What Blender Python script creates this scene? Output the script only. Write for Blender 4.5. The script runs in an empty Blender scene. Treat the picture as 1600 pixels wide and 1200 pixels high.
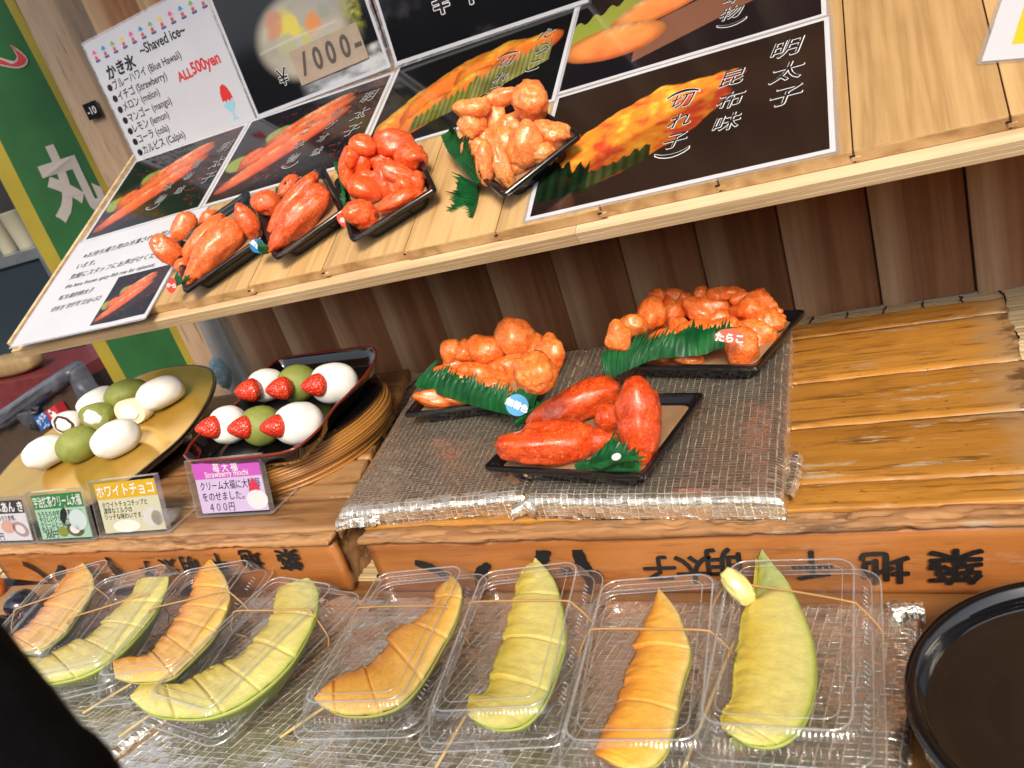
import bpy, bmesh, math, random
import numpy as np
from mathutils import Matrix, Vector

random.seed(7); RNG = np.random.RandomState(11)
SC = bpy.context.scene
COL = SC.collection

# ------------------------------------------------------------------ camera
FPX = 1295.0                                   # focal length in photo pixels (1600 wide)
_D = np.array([1050., 3100., 1295.]); _D /= np.linalg.norm(_D)      # world down, in camera axes
_L = np.array([-2530., 316., 1295.]); _L -= _D * (_L @ _D); _L /= np.linalg.norm(_L)
_X = -_L; _Y = np.cross(_X, _D)
RW = np.array([_X, _Y, -_D])                   # rows: world axes seen from the camera (x right, y down, z forward)
CAM = np.array([0., 0., .42])
cd = bpy.data.cameras.new('camera'); cam = bpy.data.objects.new('camera', cd); COL.objects.link(cam)
cd.sensor_width = 36.0; cd.lens = 36.0 * FPX / 1600.0
cd.clip_start = 0.02; cd.clip_end = 200.0
_r, _u, _b = RW[:, 0], -RW[:, 1], -RW[:, 2]
cam.matrix_world = Matrix(((_r[0], _u[0], _b[0], CAM[0]), (_r[1], _u[1], _b[1], CAM[1]), (_r[2], _u[2], _b[2], CAM[2]), (0, 0, 0, 1)))
cd.dof.use_dof = True; cd.dof.focus_distance = 0.86; cd.dof.aperture_fstop = 11.0
SC.camera = cam

# ------------------------------------------------------------------ world, sun, exposure
SUN_EL, SUN_AZ = math.radians(41), math.radians(154)     # azimuth clockwise from +Y
w = bpy.data.worlds.new('World'); SC.world = w; w.use_nodes = True
nt = w.node_tree
sky = nt.nodes.new('ShaderNodeTexSky'); sky.sky_type = 'NISHITA'; sky.sun_disc = False
sky.sun_elevation = SUN_EL; sky.sun_rotation = SUN_AZ; sky.air_density = 1.0; sky.dust_density = 2.5; sky.ozone_density = 1.0
hs = nt.nodes.new('ShaderNodeHueSaturation'); hs.inputs['Saturation'].default_value = .42; nt.links.new(sky.outputs[0], hs.inputs['Color']); nt.links.new(hs.outputs[0], nt.nodes['Background'].inputs[0]); nt.nodes['Background'].inputs[1].default_value = 0.15
sl = bpy.data.lights.new('sun', 'SUN'); sl.energy = 2.5; sl.angle = math.radians(16); sl.color = (1.0, 0.86, 0.66)
so = bpy.data.objects.new('sun', sl); COL.objects.link(so)
_sd = Vector((math.sin(SUN_AZ) * math.cos(SUN_EL), math.cos(SUN_AZ) * math.cos(SUN_EL), math.sin(SUN_EL)))
so.rotation_euler = _sd.to_track_quat('Z', 'Y').to_euler(); so.location = _sd * 8
SC.view_settings.view_transform = 'Standard'; SC.view_settings.look = 'None'
SC.view_settings.exposure = 0.50; SC.view_settings.gamma = 1.0
SC.render.engine = 'CYCLES'
SC.cycles.max_bounces = 10; SC.cycles.transparent_max_bounces = 40; SC.cycles.diffuse_bounces = 4
SC.cycles.glossy_bounces = 5; SC.cycles.transmission_bounces = 6; SC.cycles.caustics_reflective = False; SC.cycles.caustics_refractive = False
SC.cycles.use_denoising = True; SC.cycles.sample_clamp_indirect = 6.0

# ------------------------------------------------------------------ measuring helpers: a photo pixel on a known plane of the place
def ray(px, py): return RW @ np.array([px - 800., py - 600., FPX])
def pz(px, py, z=0.): r = ray(px, py); return CAM + r * (z - CAM[2]) / r[2]
def py_(px, p, y): r = ray(px, p); return CAM + r * (y - CAM[1]) / r[1]
def onpl(px, py, o, n): r = ray(px, py); return CAM + r * ((np.asarray(o) - CAM) @ n) / (r @ n)
V3 = lambda *a: np.array(a, float)
def unit(v): v = np.asarray(v, float); return v / np.linalg.norm(v)

class Fr:
    """a local frame: origin and three unit axes"""
    def __init__(s, o, ex, ey, ez=None):
        s.o = np.asarray(o, float); s.x = unit(ex); ey = np.asarray(ey, float)
        s.y = unit(ey - s.x * (ey @ s.x)); s.z = np.cross(s.x, s.y) if ez is None else unit(ez)
    def p(s, P): P = np.atleast_2d(np.asarray(P, float)); return s.o + P[:, :1] * s.x + P[:, 1:2] * s.y + P[:, 2:3] * s.z
    def at(s, u, v, w=0.): return s.o + s.x * u + s.y * v + s.z * w
    def inv(s, q): q = np.asarray(q) - s.o; return np.array([q @ s.x, q @ s.y, q @ s.z])
    def px(s, px, py, h=0.): return s.inv(onpl(px, py, s.o + s.z * h, s.z))
    def mat(s):
        return Matrix(((s.x[0], s.y[0], s.z[0], s.o[0]), (s.x[1], s.y[1], s.z[1], s.o[1]), (s.x[2], s.y[2], s.z[2], s.o[2]), (0, 0, 0, 1)))
    def moved(s, u, v, w=0., rot=0.):
        c, q = math.cos(rot), math.sin(rot)
        return Fr(s.at(u, v, w), s.x * c + s.y * q, -s.x * q + s.y * c)

# ------------------------------------------------------------------ noise
def _h(i, j, k, s):
    n = (i * 73856093) ^ (j * 19349663) ^ (k * 83492791) ^ (s * 2654435761 & 0x7fffffff)
    n = (n ^ (n >> 13)) * 1274126177 & 0x7fffffff
    n = (n ^ (n >> 16)) * 668265263 & 0x7fffffff
    return ((n ^ (n >> 15)) & 0xffff) / 65535.0
def vnoise(P, s=0):
    P = np.asarray(P, float); I = np.floor(P).astype(np.int64); f = P - I; f = f * f * (3 - 2 * f)
    i, j, k = I[:, 0], I[:, 1], I[:, 2]; r = 0
    for a in (0, 1):
        wa = f[:, 0] if a else 1 - f[:, 0]
        for b in (0, 1):
            wb = f[:, 1] if b else 1 - f[:, 1]
            for c in (0, 1):
                wc = f[:, 2] if c else 1 - f[:, 2]
                r = r + wa * wb * wc * _h(i + a, j + b, k + c, s)
    return r * 2 - 1
def fbm(P, s=0, o=4):
    r = 0; a = 1.; t = 0
    for k in range(o): r = r + a * vnoise(np.asarray(P) * 2 ** k, s + 17 * k); t += a; a *= .5
    return r / t
def noise2(u, v, s=0, o=4):
    sh = np.shape(u); P = np.stack([np.ravel(u), np.ravel(v), np.zeros(np.size(u)) + .37], 1)
    return fbm(P, s, o).reshape(sh)
def sst(a, b, x): t = np.clip((x - a) / (b - a), 0, 1); return t * t * (3 - 2 * t)

# ------------------------------------------------------------------ objects
def tag(o, label=None, cat=None, group=None, kind=None):
    if label: o['label'] = label
    if cat: o['category'] = cat
    if group: o['group'] = group
    if kind: o['kind'] = kind
    return o
def thing(name, label, cat, loc=(0, 0, 0), group=None, mat=None):
    o = bpy.data.objects.new(name, None); COL.objects.link(o); o.empty_display_size = .02
    o.matrix_world = mat if mat is not None else Matrix.Translation(Vector([float(x) for x in loc]))
    o['_m'] = 0; del o['_m']
    return tag(o, label, cat, group)
MATS = {}
def wmat(o):                                   # world matrix without a depsgraph update (parents are only ever translated/rotated empties or meshes)
    m = o.matrix_basis.copy()
    return wmat(o.parent) @ m if o.parent else m
def mk(name, V, F, mat, parent=None, smooth=True, cols=None, uv=None, at=None, auto=None):
    """one mesh object from world-space points; `at` = its origin when it is a thing of its own"""
    V = np.asarray(V, float)
    if parent is not None: M = np.array(wmat(parent).inverted())
    else: M = np.array((at if isinstance(at, Matrix) else Matrix.Translation(Vector([float(x) for x in (at if at is not None else (0, 0, 0))]))).inverted())
    L = V @ M[:3, :3].T + M[:3, 3]
    me = bpy.data.meshes.new(name); me.from_pydata(L.tolist(), [], [list(map(int, f)) for f in F])
    if smooth: me.polygons.foreach_set('use_smooth', [True] * len(me.polygons))
    for m in (mat if isinstance(mat, (list, tuple)) else [mat]): me.materials.append(m)
    if cols is not None:
        c = np.ones((len(V), 4), np.float32); c[:, :3] = cols
        a = me.color_attributes.new('Col', 'FLOAT_COLOR', 'POINT'); a.data.foreach_set('color', c.ravel())
    if uv is not None:
        l = me.uv_layers.new(name='UVMap'); idx = np.empty(len(me.loops), np.int32); me.loops.foreach_get('vertex_index', idx)
        l.data.foreach_set('uv', np.asarray(uv, np.float32)[idx].ravel())
    me.update()
    if auto is not None: me.set_sharp_from_angle(angle=math.radians(auto))
    o = bpy.data.objects.new(name, me); COL.objects.link(o)
    if parent is not None: o.parent = parent
    elif at is not None: o.matrix_world = at if isinstance(at, Matrix) else Matrix.Translation(Vector([float(x) for x in at]))
    return o
class Acc:
    """collects pieces into one mesh"""
    def __init__(s): s.V = []; s.F = []; s.n = 0; s.C = []; s.U = []
    def add(s, V, F, col=None, uv=None):
        V = np.atleast_2d(np.asarray(V, float)); s.V.append(V); s.F += [[int(i) + s.n for i in f] for f in F]; s.n += len(V)
        if col is not None: s.C.append(np.broadcast_to(np.asarray(col, float), (len(V), 3)))
        if uv is not None: s.U.append(uv)
        return s
    def mk(s, name, mat, parent=None, **k):
        if s.C: k['cols'] = np.concatenate(s.C)
        if s.U: k['uv'] = np.concatenate(s.U)
        return mk(name, np.concatenate(s.V), s.F, mat, parent, **k)
def gridF(nu, nv, cu=False):
    F = []
    for j in range(nv - 1):
        for i in range(nu - (0 if cu else 1)):
            i2 = (i + 1) % nu; F.append((j * nu + i, j * nu + i2, (j + 1) * nu + i2, (j + 1) * nu + i))
    return F
def loft(loops, cap0=True, cap1=True):
    """closed loops, all of n points, from bottom/outside to top/inside"""
    n = len(loops[0]); V = np.concatenate(loops); F = gridF(n, len(loops), True)
    if cap0: F.append(tuple(range(n - 1, -1, -1)))
    if cap1: F.append(tuple((len(loops) - 1) * n + i for i in range(n)))
    return V, F
def rrect(w, d, r, n=5):
    r = max(min(r, w / 2 - 1e-5, d / 2 - 1e-5), 1e-5); P = []
    for cx, cy, a0 in ((w / 2 - r, d / 2 - r, 0), (-w / 2 + r, d / 2 - r, 90), (-w / 2 + r, -d / 2 + r, 180), (w / 2 - r, -d / 2 + r, 270)):
        for k in range(n + 1):
            a = math.radians(a0 + 90 * k / n); P.append((cx + r * math.cos(a), cy + r * math.sin(a)))
    return np.array(P)
def lift(P2, z): return np.c_[P2, np.full(len(P2), z)]
def circ(r, n=48, cx=0, cy=0): a = np.arange(n) * 2 * math.pi / n; return np.c_[cx + r * np.cos(a), cy + r * np.sin(a)]
def boxVF(fr, x0, x1, y0, y1, z0, z1):
    V = fr.p([(x0, y0, z0), (x1, y0, z0), (x1, y1, z0), (x0, y1, z0), (x0, y0, z1), (x1, y0, z1), (x1, y1, z1), (x0, y1, z1)])
    return V, [(3, 2, 1, 0), (4, 5, 6, 7), (0, 1, 5, 4), (1, 2, 6, 5), (2, 3, 7, 6), (3, 0, 4, 7)]
def tubeVF(P, r, n=8, cap=True):
    P = np.asarray(P, float); r = np.broadcast_to(np.asarray(r, float), (len(P),)); L = []
    T = np.gradient(P, axis=0); up = V3(0, 0, 1)
    for i in range(len(P)):
        t = unit(T[i]); a = np.cross(t, up)
        if np.linalg.norm(a) < .05: a = np.cross(t, V3(0, 1, 0))
        a = unit(a); b = np.cross(t, a); an = np.arange(n) * 2 * math.pi / n
        L.append(P[i] + r[i] * (np.cos(an)[:, None] * a + np.sin(an)[:, None] * b))
    return loft(L, cap, cap)
def resample(P, n):
    P = np.asarray(P, float); d = np.r_[0, np.cumsum(np.linalg.norm(np.diff(P, axis=0), axis=1))]; t = np.linspace(0, d[-1], n)
    return np.stack([np.interp(t, d, P[:, k]) for k in range(P.shape[1])], 1)
def spline(P, n):
    """Catmull-Rom through the points, n samples, uniform in index"""
    P = np.asarray(P, float); Q = np.vstack([2 * P[0] - P[1], P, 2 * P[-1] - P[-2]]); out = []
    for t in np.linspace(0, len(P) - 1, n):
        i = min(int(t), len(P) - 2); f = t - i; a, b, c, d = Q[i:i + 4]
        out.append(.5 * (2 * b + (c - a) * f + (2 * a - 5 * b + 4 * c - d) * f * f + (3 * b - a - 3 * c + d) * f ** 3))
    return np.array(out)
_ico = {}
def ico(n):
    if n not in _ico:
        bm = bmesh.new(); bmesh.ops.create_icosphere(bm, subdivisions=n, radius=1.0)
        bm.verts.ensure_lookup_table(); _ico[n] = (np.array([v.co[:] for v in bm.verts]), [[v.index for v in f.verts] for f in bm.faces]); bm.free()
    return _ico[n]
def polyVF(fr, P, z0, z1):
    """flat plate from a 2-D outline"""
    P = np.asarray(P, float); return loft([fr.p(lift(P, z0)), fr.p(lift(P, z1))])
# ------------------------------------------------------------------ materials
class NT:
    def __init__(s, name):
        s.m = bpy.data.materials.new(name); s.m.use_nodes = True; s.t = s.m.node_tree; s.b = s.t.nodes['Principled BSDF']; s.o = s.t.nodes['Material Output']
    def n(s, typ, out=0, props=None, **inp):
        nd = s.t.nodes.new('ShaderNode' + typ)
        for k, v in (props or {}).items(): setattr(nd, k, v)
        for k, v in inp.items():
            key = int(k[1:]) if k[0] == 'i' and k[1:].isdigit() else k.replace('_', ' ')
            s.set(nd.inputs[key], v)
        return nd.outputs[out] if out is not None else nd
    def set(s, sock, v):
        if isinstance(v, bpy.types.NodeSocket): s.t.links.new(v, sock)
        else:
            if isinstance(v, tuple) and len(v) == 3 and sock.type == 'RGBA': v = v + (1,)
            sock.default_value = v
    def P(s, **k):
        for a, v in k.items(): s.set(s.b.inputs[a.replace('_', ' ')], v)
        return s
    def ramp(s, fac, stops, interp='LINEAR'):
        nd = s.t.nodes.new('ShaderNodeValToRGB'); s.set(nd.inputs[0], fac); e = nd.color_ramp.elements; nd.color_ramp.interpolation = interp
        while len(e) < len(stops): e.new(.5)
        for i, (p, c) in enumerate(stops): e[i].position = p; e[i].color = tuple(c) + (1,) if len(c) == 3 else c
        return nd.outputs[0]
    def math(s, op, a, b=0., c=0.):
        nd = s.t.nodes.new('ShaderNodeMath'); nd.operation = op; s.set(nd.inputs[0], a); s.set(nd.inputs[1], b); s.set(nd.inputs[2], c); return nd.outputs[0]
    def mix(s, f, a, b, blend='MIX'):
        nd = s.t.nodes.new('ShaderNodeMix'); nd.data_type = 'RGBA'; nd.blend_type = blend; s.set(nd.inputs[0], f); s.set(nd.inputs[6], a); s.set(nd.inputs[7], b); return nd.outputs[2]
    def co(s, which='Object', scale=(1, 1, 1), loc=None, rot=(0, 0, 0)):
        tc = s.n('TexCoord', which); nd = s.t.nodes.new('ShaderNodeMapping'); s.set(nd.inputs[0], tc); nd.inputs['Scale'].default_value = scale; nd.inputs['Rotation'].default_value = rot
        if loc is not None: s.set(nd.inputs['Location'], loc)
        return nd.outputs[0]
    def noise(s, vec, scale=5., detail=4., rough=.55, dist=0.):
        return s.n('TexNoise', 0, None, Vector=vec, Scale=scale, Detail=detail, Roughness=rough, Distortion=dist)
    def bump(s, h, strength=.3, dist=.001, normal=None):
        k = dict(Strength=strength, Distance=dist, Height=h)
        if normal is not None: k['Normal'] = normal
        return s.n('Bump', 0, None, **k)
def plain(name, col, rough=.5, **k):
    t = NT(name); t.P(Base_Color=col, Roughness=rough, **k); return t.m
def mottled(name, c1, c2, scale=30., rough=.5, bump=.0, bscale=None, **k):
    t = NT(name); v = t.co(); f = t.noise(v, scale, 5)
    t.P(Base_Color=t.ramp(f, [(.3, c1), (.7, c2)]), Roughness=rough, **k)
    if bump: t.P(Normal=t.bump(t.noise(v, bscale or scale * 4, 4), bump, .001))
    return t.m
def wood(name, cols, axis=0, scale=1., rough=.5, ring=55., bump=.25, grain=1.0, coat=0., stain=None, island=True, fine_amt=.28, pale=None, worn=None, **k):
    """plank wood: growth bands stretched along `axis`, pores, stains"""
    t = NT(name); sc = [1., 1., 1.]; sc[axis] = .045
    if island:
        r = t.n('NewGeometry', 'Random Per Island'); off = t.n('CombineXYZ', 0, None, X=t.math('MULTIPLY', r, 7.3), Y=t.math('MULTIPLY', r, 3.1), Z=t.math('MULTIPLY', r, 5.7))
    else: r = None; off = None
    v = t.co('Object', tuple(x * scale for x in sc), off)
    warp = t.noise(v, 9., 3., .5)
    band = t.math('FRACT', t.math('ADD', t.math('MULTIPLY', warp, 5.), t.math('MULTIPLY', t.noise(v, ring, 2., .5), 1.6)))
    band = t.math('PINGPONG', t.math('MULTIPLY', band, 2.), 1.)
    fine = t.noise(v, 420., 3., .6)
    f = t.math('ADD', t.math('MULTIPLY', band, .55 * grain), t.math('ADD', t.math('MULTIPLY', fine, fine_amt), t.math('MULTIPLY', t.noise(t.co('Object', (1, 1, 1)), 14., 4.), .3)))
    c = t.ramp(f, [(.2, cols[0]), (.5, cols[1]), (.85, cols[2])])
    if pale:
        c = t.mix(t.n('SeparateColor', 0, None, Color=t.n('VertexColor', 0, {'layer_name': 'Col'})), c, t.ramp(f, [(.2, pale[0]), (.5, pale[1]), (.85, pale[2])]))
    if island:
        c = t.mix(1., c, t.ramp(t.n('NewGeometry', 'Random Per Island'), [(0., (.74, .72, .70)), (.5, (1, 1, 1)), (1., (1.12, 1.08, 1.02))]), 'MULTIPLY')
    h = t.math('ADD', t.math('MULTIPLY', fine, .6), t.math('MULTIPLY', band, .4))
    if stain:
        s1 = t.noise(t.co('Object', tuple((.35 if i == axis else 1.) for i in range(3))), 26., 6., .65)
        c = t.mix(t.ramp(s1, [(.56, (0, 0, 0)), (.72, (.8, .8, .8))]), c, stain[0])
        s2 = t.noise(t.co('Object', tuple((.12 if i == axis else 1.) for i in range(3)), (3, 1, 2)), 90., 5., .6)
        c = t.mix(t.math('MULTIPLY', t.ramp(s2, [(.58, (0, 0, 0)), (.68, (1, 1, 1))]), .65), c, stain[1])
        s3 = t.noise(t.co('Object', tuple((.2 if i == axis else 1.) for i in range(3)), (9, 4, 1)), 60., 6., .7)
        c = t.mix(t.ramp(s3, [(.60, (0, 0, 0)), (.66, (1, 1, 1))]), c, stain[2])
        h = t.math('SUBTRACT', h, t.math('MULTIPLY', s2, .8))
    if fine_amt > .4:
        s4 = t.noise(t.co('Object', tuple((.03 if i == axis else 1.) for i in range(3)), (5, 7, 3)), 150., 4., .6)
        c = t.mix(t.math('MULTIPLY', t.ramp(s4, [(.56, (0, 0, 0)), (.66, (1, 1, 1))]), .55), c, stain[1]); s5 = t.noise(t.co('Object', (.4, 1, 1), (2, 8, 4)), 260., 3., .6)
        c = t.mix(t.math('MULTIPLY', t.ramp(s5, [(.66, (0, 0, 0)), (.72, (1, 1, 1))]), .8), c, stain[1])
    if worn:
        xo = t.n('SeparateXYZ', 0, None, Vector=t.n('TexCoord', 'Object')); wf = t.math('ADD', xo, t.math('MULTIPLY', t.math('SUBTRACT', t.noise(t.co('Object', (.5, 1, 1)), 60., 6., .65), .5), .09))
        c = t.mix(t.ramp(wf, [(worn[0], (0, 0, 0)), (worn[1], (.9, .9, .9))]), c, (.40, .25, .12)); c = t.mix(t.ramp(t.math('ADD', wf, t.math('MULTIPLY', t.noise(t.co(), 130., 4.), .02)), [(worn[1] + .008, (0, 0, 0)), (worn[1] + .02, (.85, .85, .85))]), c, (.10, .045, .02))
    t.P(Base_Color=c, Roughness=t.math('ADD', rough, t.math('MULTIPLY', fine, .12)), Normal=t.bump(h, bump, .0012), Coat_Weight=coat, Coat_Roughness=.22, **k)
    return t.m

M = {}
M['pine'] = wood('pale_pine', [(.40, .235, .095), (.54, .34, .15), (.64, .43, .21)], 1, 1.4, .42, 70., .15, .7)
M['pine_end'] = wood('pine_end_grain', [(.36, .20, .08), (.56, .34, .15), (.68, .45, .22)], 1, 1., .55, 30., .35, 1., island=False)
M['ply'] = wood('plywood_edge', [(.44, .30, .16), (.62, .46, .28), (.74, .59, .40)], 0, 1., .55, 90., .2, .7)
M['board'] = wood('amber_varnished_board', [(.36, .145, .020), (.50, .22, .035), (.60, .285, .055)], 0, 1., .25, 60., .25, .45, coat=.4, fine_amt=.5, worn=(.285, .318),
                  stain=((.22, .085, .02), (.075, .03, .012), (.50, .36, .22)))
M['board_face'] = wood('amber_board_front', [(.30, .098, .024), (.42, .150, .036), (.50, .205, .055)], 0, 1., .30, 40., .3, .6, coat=.35,
                  stain=((.30, .10, .03), (.20, .07, .02), (.42, .20, .09)), island=False)
M['board_worn'] = wood('worn_board_edge', [(.07, .03, .012), (.24, .105, .035), (.38, .20, .085)], 0, 1., .7, 50., .8, 1., stain=((.10, .05, .025), (.05, .025, .015), (.40, .30, .2)))
M['cleat'] = wood('scuffed_end_wood', [(.14, .06, .018), (.34, .16, .045), (.50, .29, .12)], 1, 1., .45, 60., .8, .8, fine_amt=.5, stain=((.18, .08, .03), (.05, .025, .012), (.52, .38, .24)), island=False)
M['oldboard'] = wood('weathered_brown_board', [(.15, .066, .025), (.32, .155, .06), (.45, .25, .11)], 0, 1., .42, 45., .7, 1.1, coat=.12,
                  stain=((.12, .05, .02), (.05, .022, .012), (.42, .27, .14)))
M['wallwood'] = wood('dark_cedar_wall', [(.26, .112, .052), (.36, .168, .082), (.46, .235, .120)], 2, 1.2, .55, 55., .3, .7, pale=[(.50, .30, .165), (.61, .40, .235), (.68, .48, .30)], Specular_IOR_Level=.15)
M['walledge_'] = wood('pale_cedar_edge', [(.33, .215, .14), (.43, .30, .20), (.50, .37, .26)], 2, 1.2, .55, 60., .3, .8)
M['postwood'] = wood('post_wood', [(.38, .25, .16), (.46, .32, .21), (.52, .38, .26)], 2, 1., .6, 30., .3, .5, stain=((.32, .21, .13), (.10, .07, .05), (.4, .28, .18)), island=False)
M['counter'] = wood('counter_wood', [(.16, .065, .02), (.28, .12, .035), (.38, .18, .06)], 0, 1., .4, 40., .3, .8, island=False)
M['bamboo'] = wood('bamboo_slat', [(.40, .29, .14), (.58, .45, .25), (.70, .58, .37)], 0, 1., .45, 60., .2, .6)
M['coil'] = wood('coiled_bamboo', [(.34, .14, .03), (.56, .27, .06), (.68, .37, .10)], 2, .0001, .33, 10., .0, .0, coat=.3, island=True)
M['black_plastic'] = mottled('black_plastic', (.006, .006, .007), (.010, .010, .012), 60., .16, .04, 300.)
M['lacquer'] = plain('black_lacquer', (.005, .0045, .005), .06, Coat_Weight=.6, Coat_Roughness=.03)
M['red_lacquer'] = plain('red_lacquer', (.20, .018, .010), .18, Coat_Weight=.4)
M['brown_lacquer'] = plain('brown_lacquer', (.045, .014, .008), .12, Coat_Weight=.4)
M['dark_water'] = mottled('dark_lacquer_inside', (.012, .008, .006), (.024, .016, .011), 9., .16, .02, 60., Coat_Weight=.2)
def _gold():
    t = NT('gold_leaf'); v = t.co()
    t.P(Base_Color=t.ramp(t.noise(v, 9., 5.), [(.35, (.62, .37, .06)), (.65, (.76, .48, .10))]), Metallic=.55, Roughness=t.math('ADD', .12, t.math('MULTIPLY', t.noise(v, 40., 4.), .08)),
        Normal=t.bump(t.noise(v, 120., 4.), .05, .001)); return t.m
M['gold'] = _gold()
M['liner'] = mottled('foam_liner', (.30, .18, .09), (.40, .25, .14), 40., .5)
def roe(name, c0, c1, c2, speck=.5):
    t = NT(name); v = t.co(); rnd = t.n('ObjectInfo', 'Random')
    big = t.noise(v, 60., 4., .6, .6); vor = t.n('TexVoronoi', 'Distance', None, Vector=v, Scale=900.)
    spk = t.n('TexVoronoi', 'Color', None, Vector=v, Scale=620.); sv = t.n('SeparateColor', 0, None, Color=spk)
    c = t.ramp(t.math('ADD', big, t.math('MULTIPLY', t.math('SUBTRACT', rnd, .5), .12)), [(.3, c0), (.5, c1), (.72, c2)])
    c = t.mix(t.math('MULTIPLY', t.ramp(sv, [(.80, (0, 0, 0)), (.9, (1, 1, 1))]), speck), c, tuple(x * .45 for x in c0))
    c = t.mix(t.math('MULTIPLY', t.ramp(sv, [(.02, (1, 1, 1)), (.12, (0, 0, 0))]), .55), c, tuple(min(1, x * 1.5 + .08) for x in c2))
    cell = t.n('SeparateColor', 1, None, Color=t.n('TexVoronoi', 'Color', None, Vector=v, Scale=560.))
    c = t.mix(1., c, t.ramp(cell, [(0., (.82, .76, .70)), (.5, (1, 1, 1)), (1., (1.14, 1.18, 1.24))]), 'MULTIPLY')
    vein = t.n('TexWave', 'Fac', None, Vector=v, Scale=22., Distortion=16., Detail=3., Detail_Scale=1.6)
    c = t.mix(t.math('MULTIPLY', t.ramp(vein, [(.0, (1, 1, 1)), (.05, (0, 0, 0))]), .4), c, tuple(x * .5 for x in c0))
    h = t.math('ADD', t.math('MULTIPLY', vor, -.7), t.math('ADD', t.math('MULTIPLY', t.noise(v, 190., 4.), .7), t.math('MULTIPLY', t.n('TexVoronoi', 'Distance', None, Vector=v, Scale=420.), -.5)))
    t.P(Base_Color=c, Roughness=t.math('ADD', .20, t.math('MULTIPLY', t.noise(v, 70., 3.), .28)), Subsurface_Weight=.75, Subsurface_Radius=(.014, .005, .002), Subsurface_Scale=.8)
    nb = t.bump(h, .28 + .35 * speck, .0010); t.P(Normal=nb, Coat_Normal=t.bump(t.math('ADD', t.noise(v, 120., 4.), t.math('MULTIPLY', vor, -.5)), .22, .0010), Coat_Weight=.5, Coat_Roughness=.09)
    return t.m
M['roe_pale'] = roe('cured_cod_roe', (.70, .125, .026), (.80, .175, .040), (.88, .26, .075), .08)
M['roe_spiced'] = roe('chilli_cod_roe', (.62, .080, .014), (.76, .120, .022), (.84, .19, .042), .35)
M['roe_red'] = roe('red_chilli_cod_roe', (.56, .048, .006), (.72, .080, .010), (.80, .13, .020), .2)
M['roe_chunk_red'] = roe('red_roe_chunk', (.72, .075, .014), (.86, .115, .02), (.92, .18, .04), .1)
M['roe_chunk_orange'] = roe('orange_roe_chunk', (.80, .20, .05), (.89, .285, .08), (.94, .40, .14), .05)
M['roe_chunk_deep'] = roe('deep_orange_roe_chunk', (.76, .135, .020), (.88, .20, .032), (.95, .30, .07), .12)
def leafm():
    t = NT('green_plastic_leaf'); v = t.co(); 
    t.P(Base_Color=t.ramp(t.noise(v, 40., 3.), [(.35, (.008, .12, .036)), (.7, (.024, .25, .065))]), Roughness=.22, Specular_IOR_Level=.6,
        Normal=t.bump(t.n('TexWave', 'Fac', None, Vector=t.n('TexCoord', 'UV'), Scale=9.), .35, .0008))
    tr = t.n('BsdfTranslucent', 0, None, Color=(.02, .30, .05)); mx = t.n('MixShader', 0, None, i0=.48, i1=t.b.outputs[0], i2=tr)
    t.t.links.new(mx, t.o.inputs[0]); return t.m
M['leaf'] = leafm()
def foil(name, cw=.0075, ch=.0048, col=(.62, .57, .52), rough=.17, wr=.5, met=.9, lines=.5, tl=.0012):
    t = NT(name); uv = t.n('TexCoord', 'UV')
    wob = t.n('VectorMath', 0, {'operation': 'ADD'}, i0=uv, i1=t.n('VectorMath', 0, {'operation': 'SCALE'}, i0=t.n('TexNoise', 'Color', None, Vector=uv, Scale=22., Detail=2.), Scale=.0022))
    sx = t.n('SeparateXYZ', None, None, Vector=wob); ln = []
    for k_, (per, wd) in enumerate(((cw, .065), (ch, .065))):
        q_ = t.math('PINGPONG', t.math('DIVIDE', sx.outputs[k_], per), .5); ln.append(t.ramp(q_, [(.0, (1, 1, 1)), (wd * 2.2, (0, 0, 0))], 'EASE'))
    brk = t.ramp(t.noise(wob, 70., 2., .6), [(.36, (.15, .15, .15)), (.56, (1, 1, 1))])
    br = t.math('MAXIMUM', t.math('MULTIPLY', ln[0], brk), t.math('MULTIPLY', ln[1], .45))
    v = t.co(); big = t.noise(v, 28., 3., .5); mid = t.noise(v, 150., 3., .6)
    h1 = t.bump(t.math('ADD', t.math('MULTIPLY', big, 2.4), t.math('MULTIPLY', mid, .35)), wr, .0035)
    cu, cv = (t.math('DIVIDE', sx.outputs[k_], per) for k_, per in enumerate((cw, ch)))
    wn = t.n('SeparateColor', None, None, Color=t.n('TexWhiteNoise', 'Color', {'noise_dimensions': '2D'}, Vector=t.n('CombineXYZ', 0, None, X=t.math('FLOOR', cu), Y=t.math('FLOOR', cv))))
    tilt = t.math('ADD', t.math('MULTIPLY', t.math('FRACT', cu), t.math('SUBTRACT', wn.outputs[0], .5)), t.math('MULTIPLY', t.math('FRACT', cv), t.math('SUBTRACT', wn.outputs[1], .5)))
    h1 = t.bump(tilt, 1., tl, h1)
    n = t.bump(br, .6, .0010, h1)
    t.P(Base_Color=t.mix(t.math('MULTIPLY', br, lines), col, (.98, .82, .56)), Metallic=t.math('SUBTRACT', met, t.math('MULTIPLY', br, .32)), Roughness=t.math('ADD', rough, t.math('MULTIPLY', t.noise(v, 60., 3.), .12)), Normal=n)
    return t.m
M['foil'] = foil('insulating_foil', .0072, .0046, (.98, .87, .74), .20, .35, .93, .8, .0012)
M['foil_front'] = foil('silver_foil', .0085, .0060, (1., .95, .86), .19, .95, .93, .7, .0014)
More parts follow.
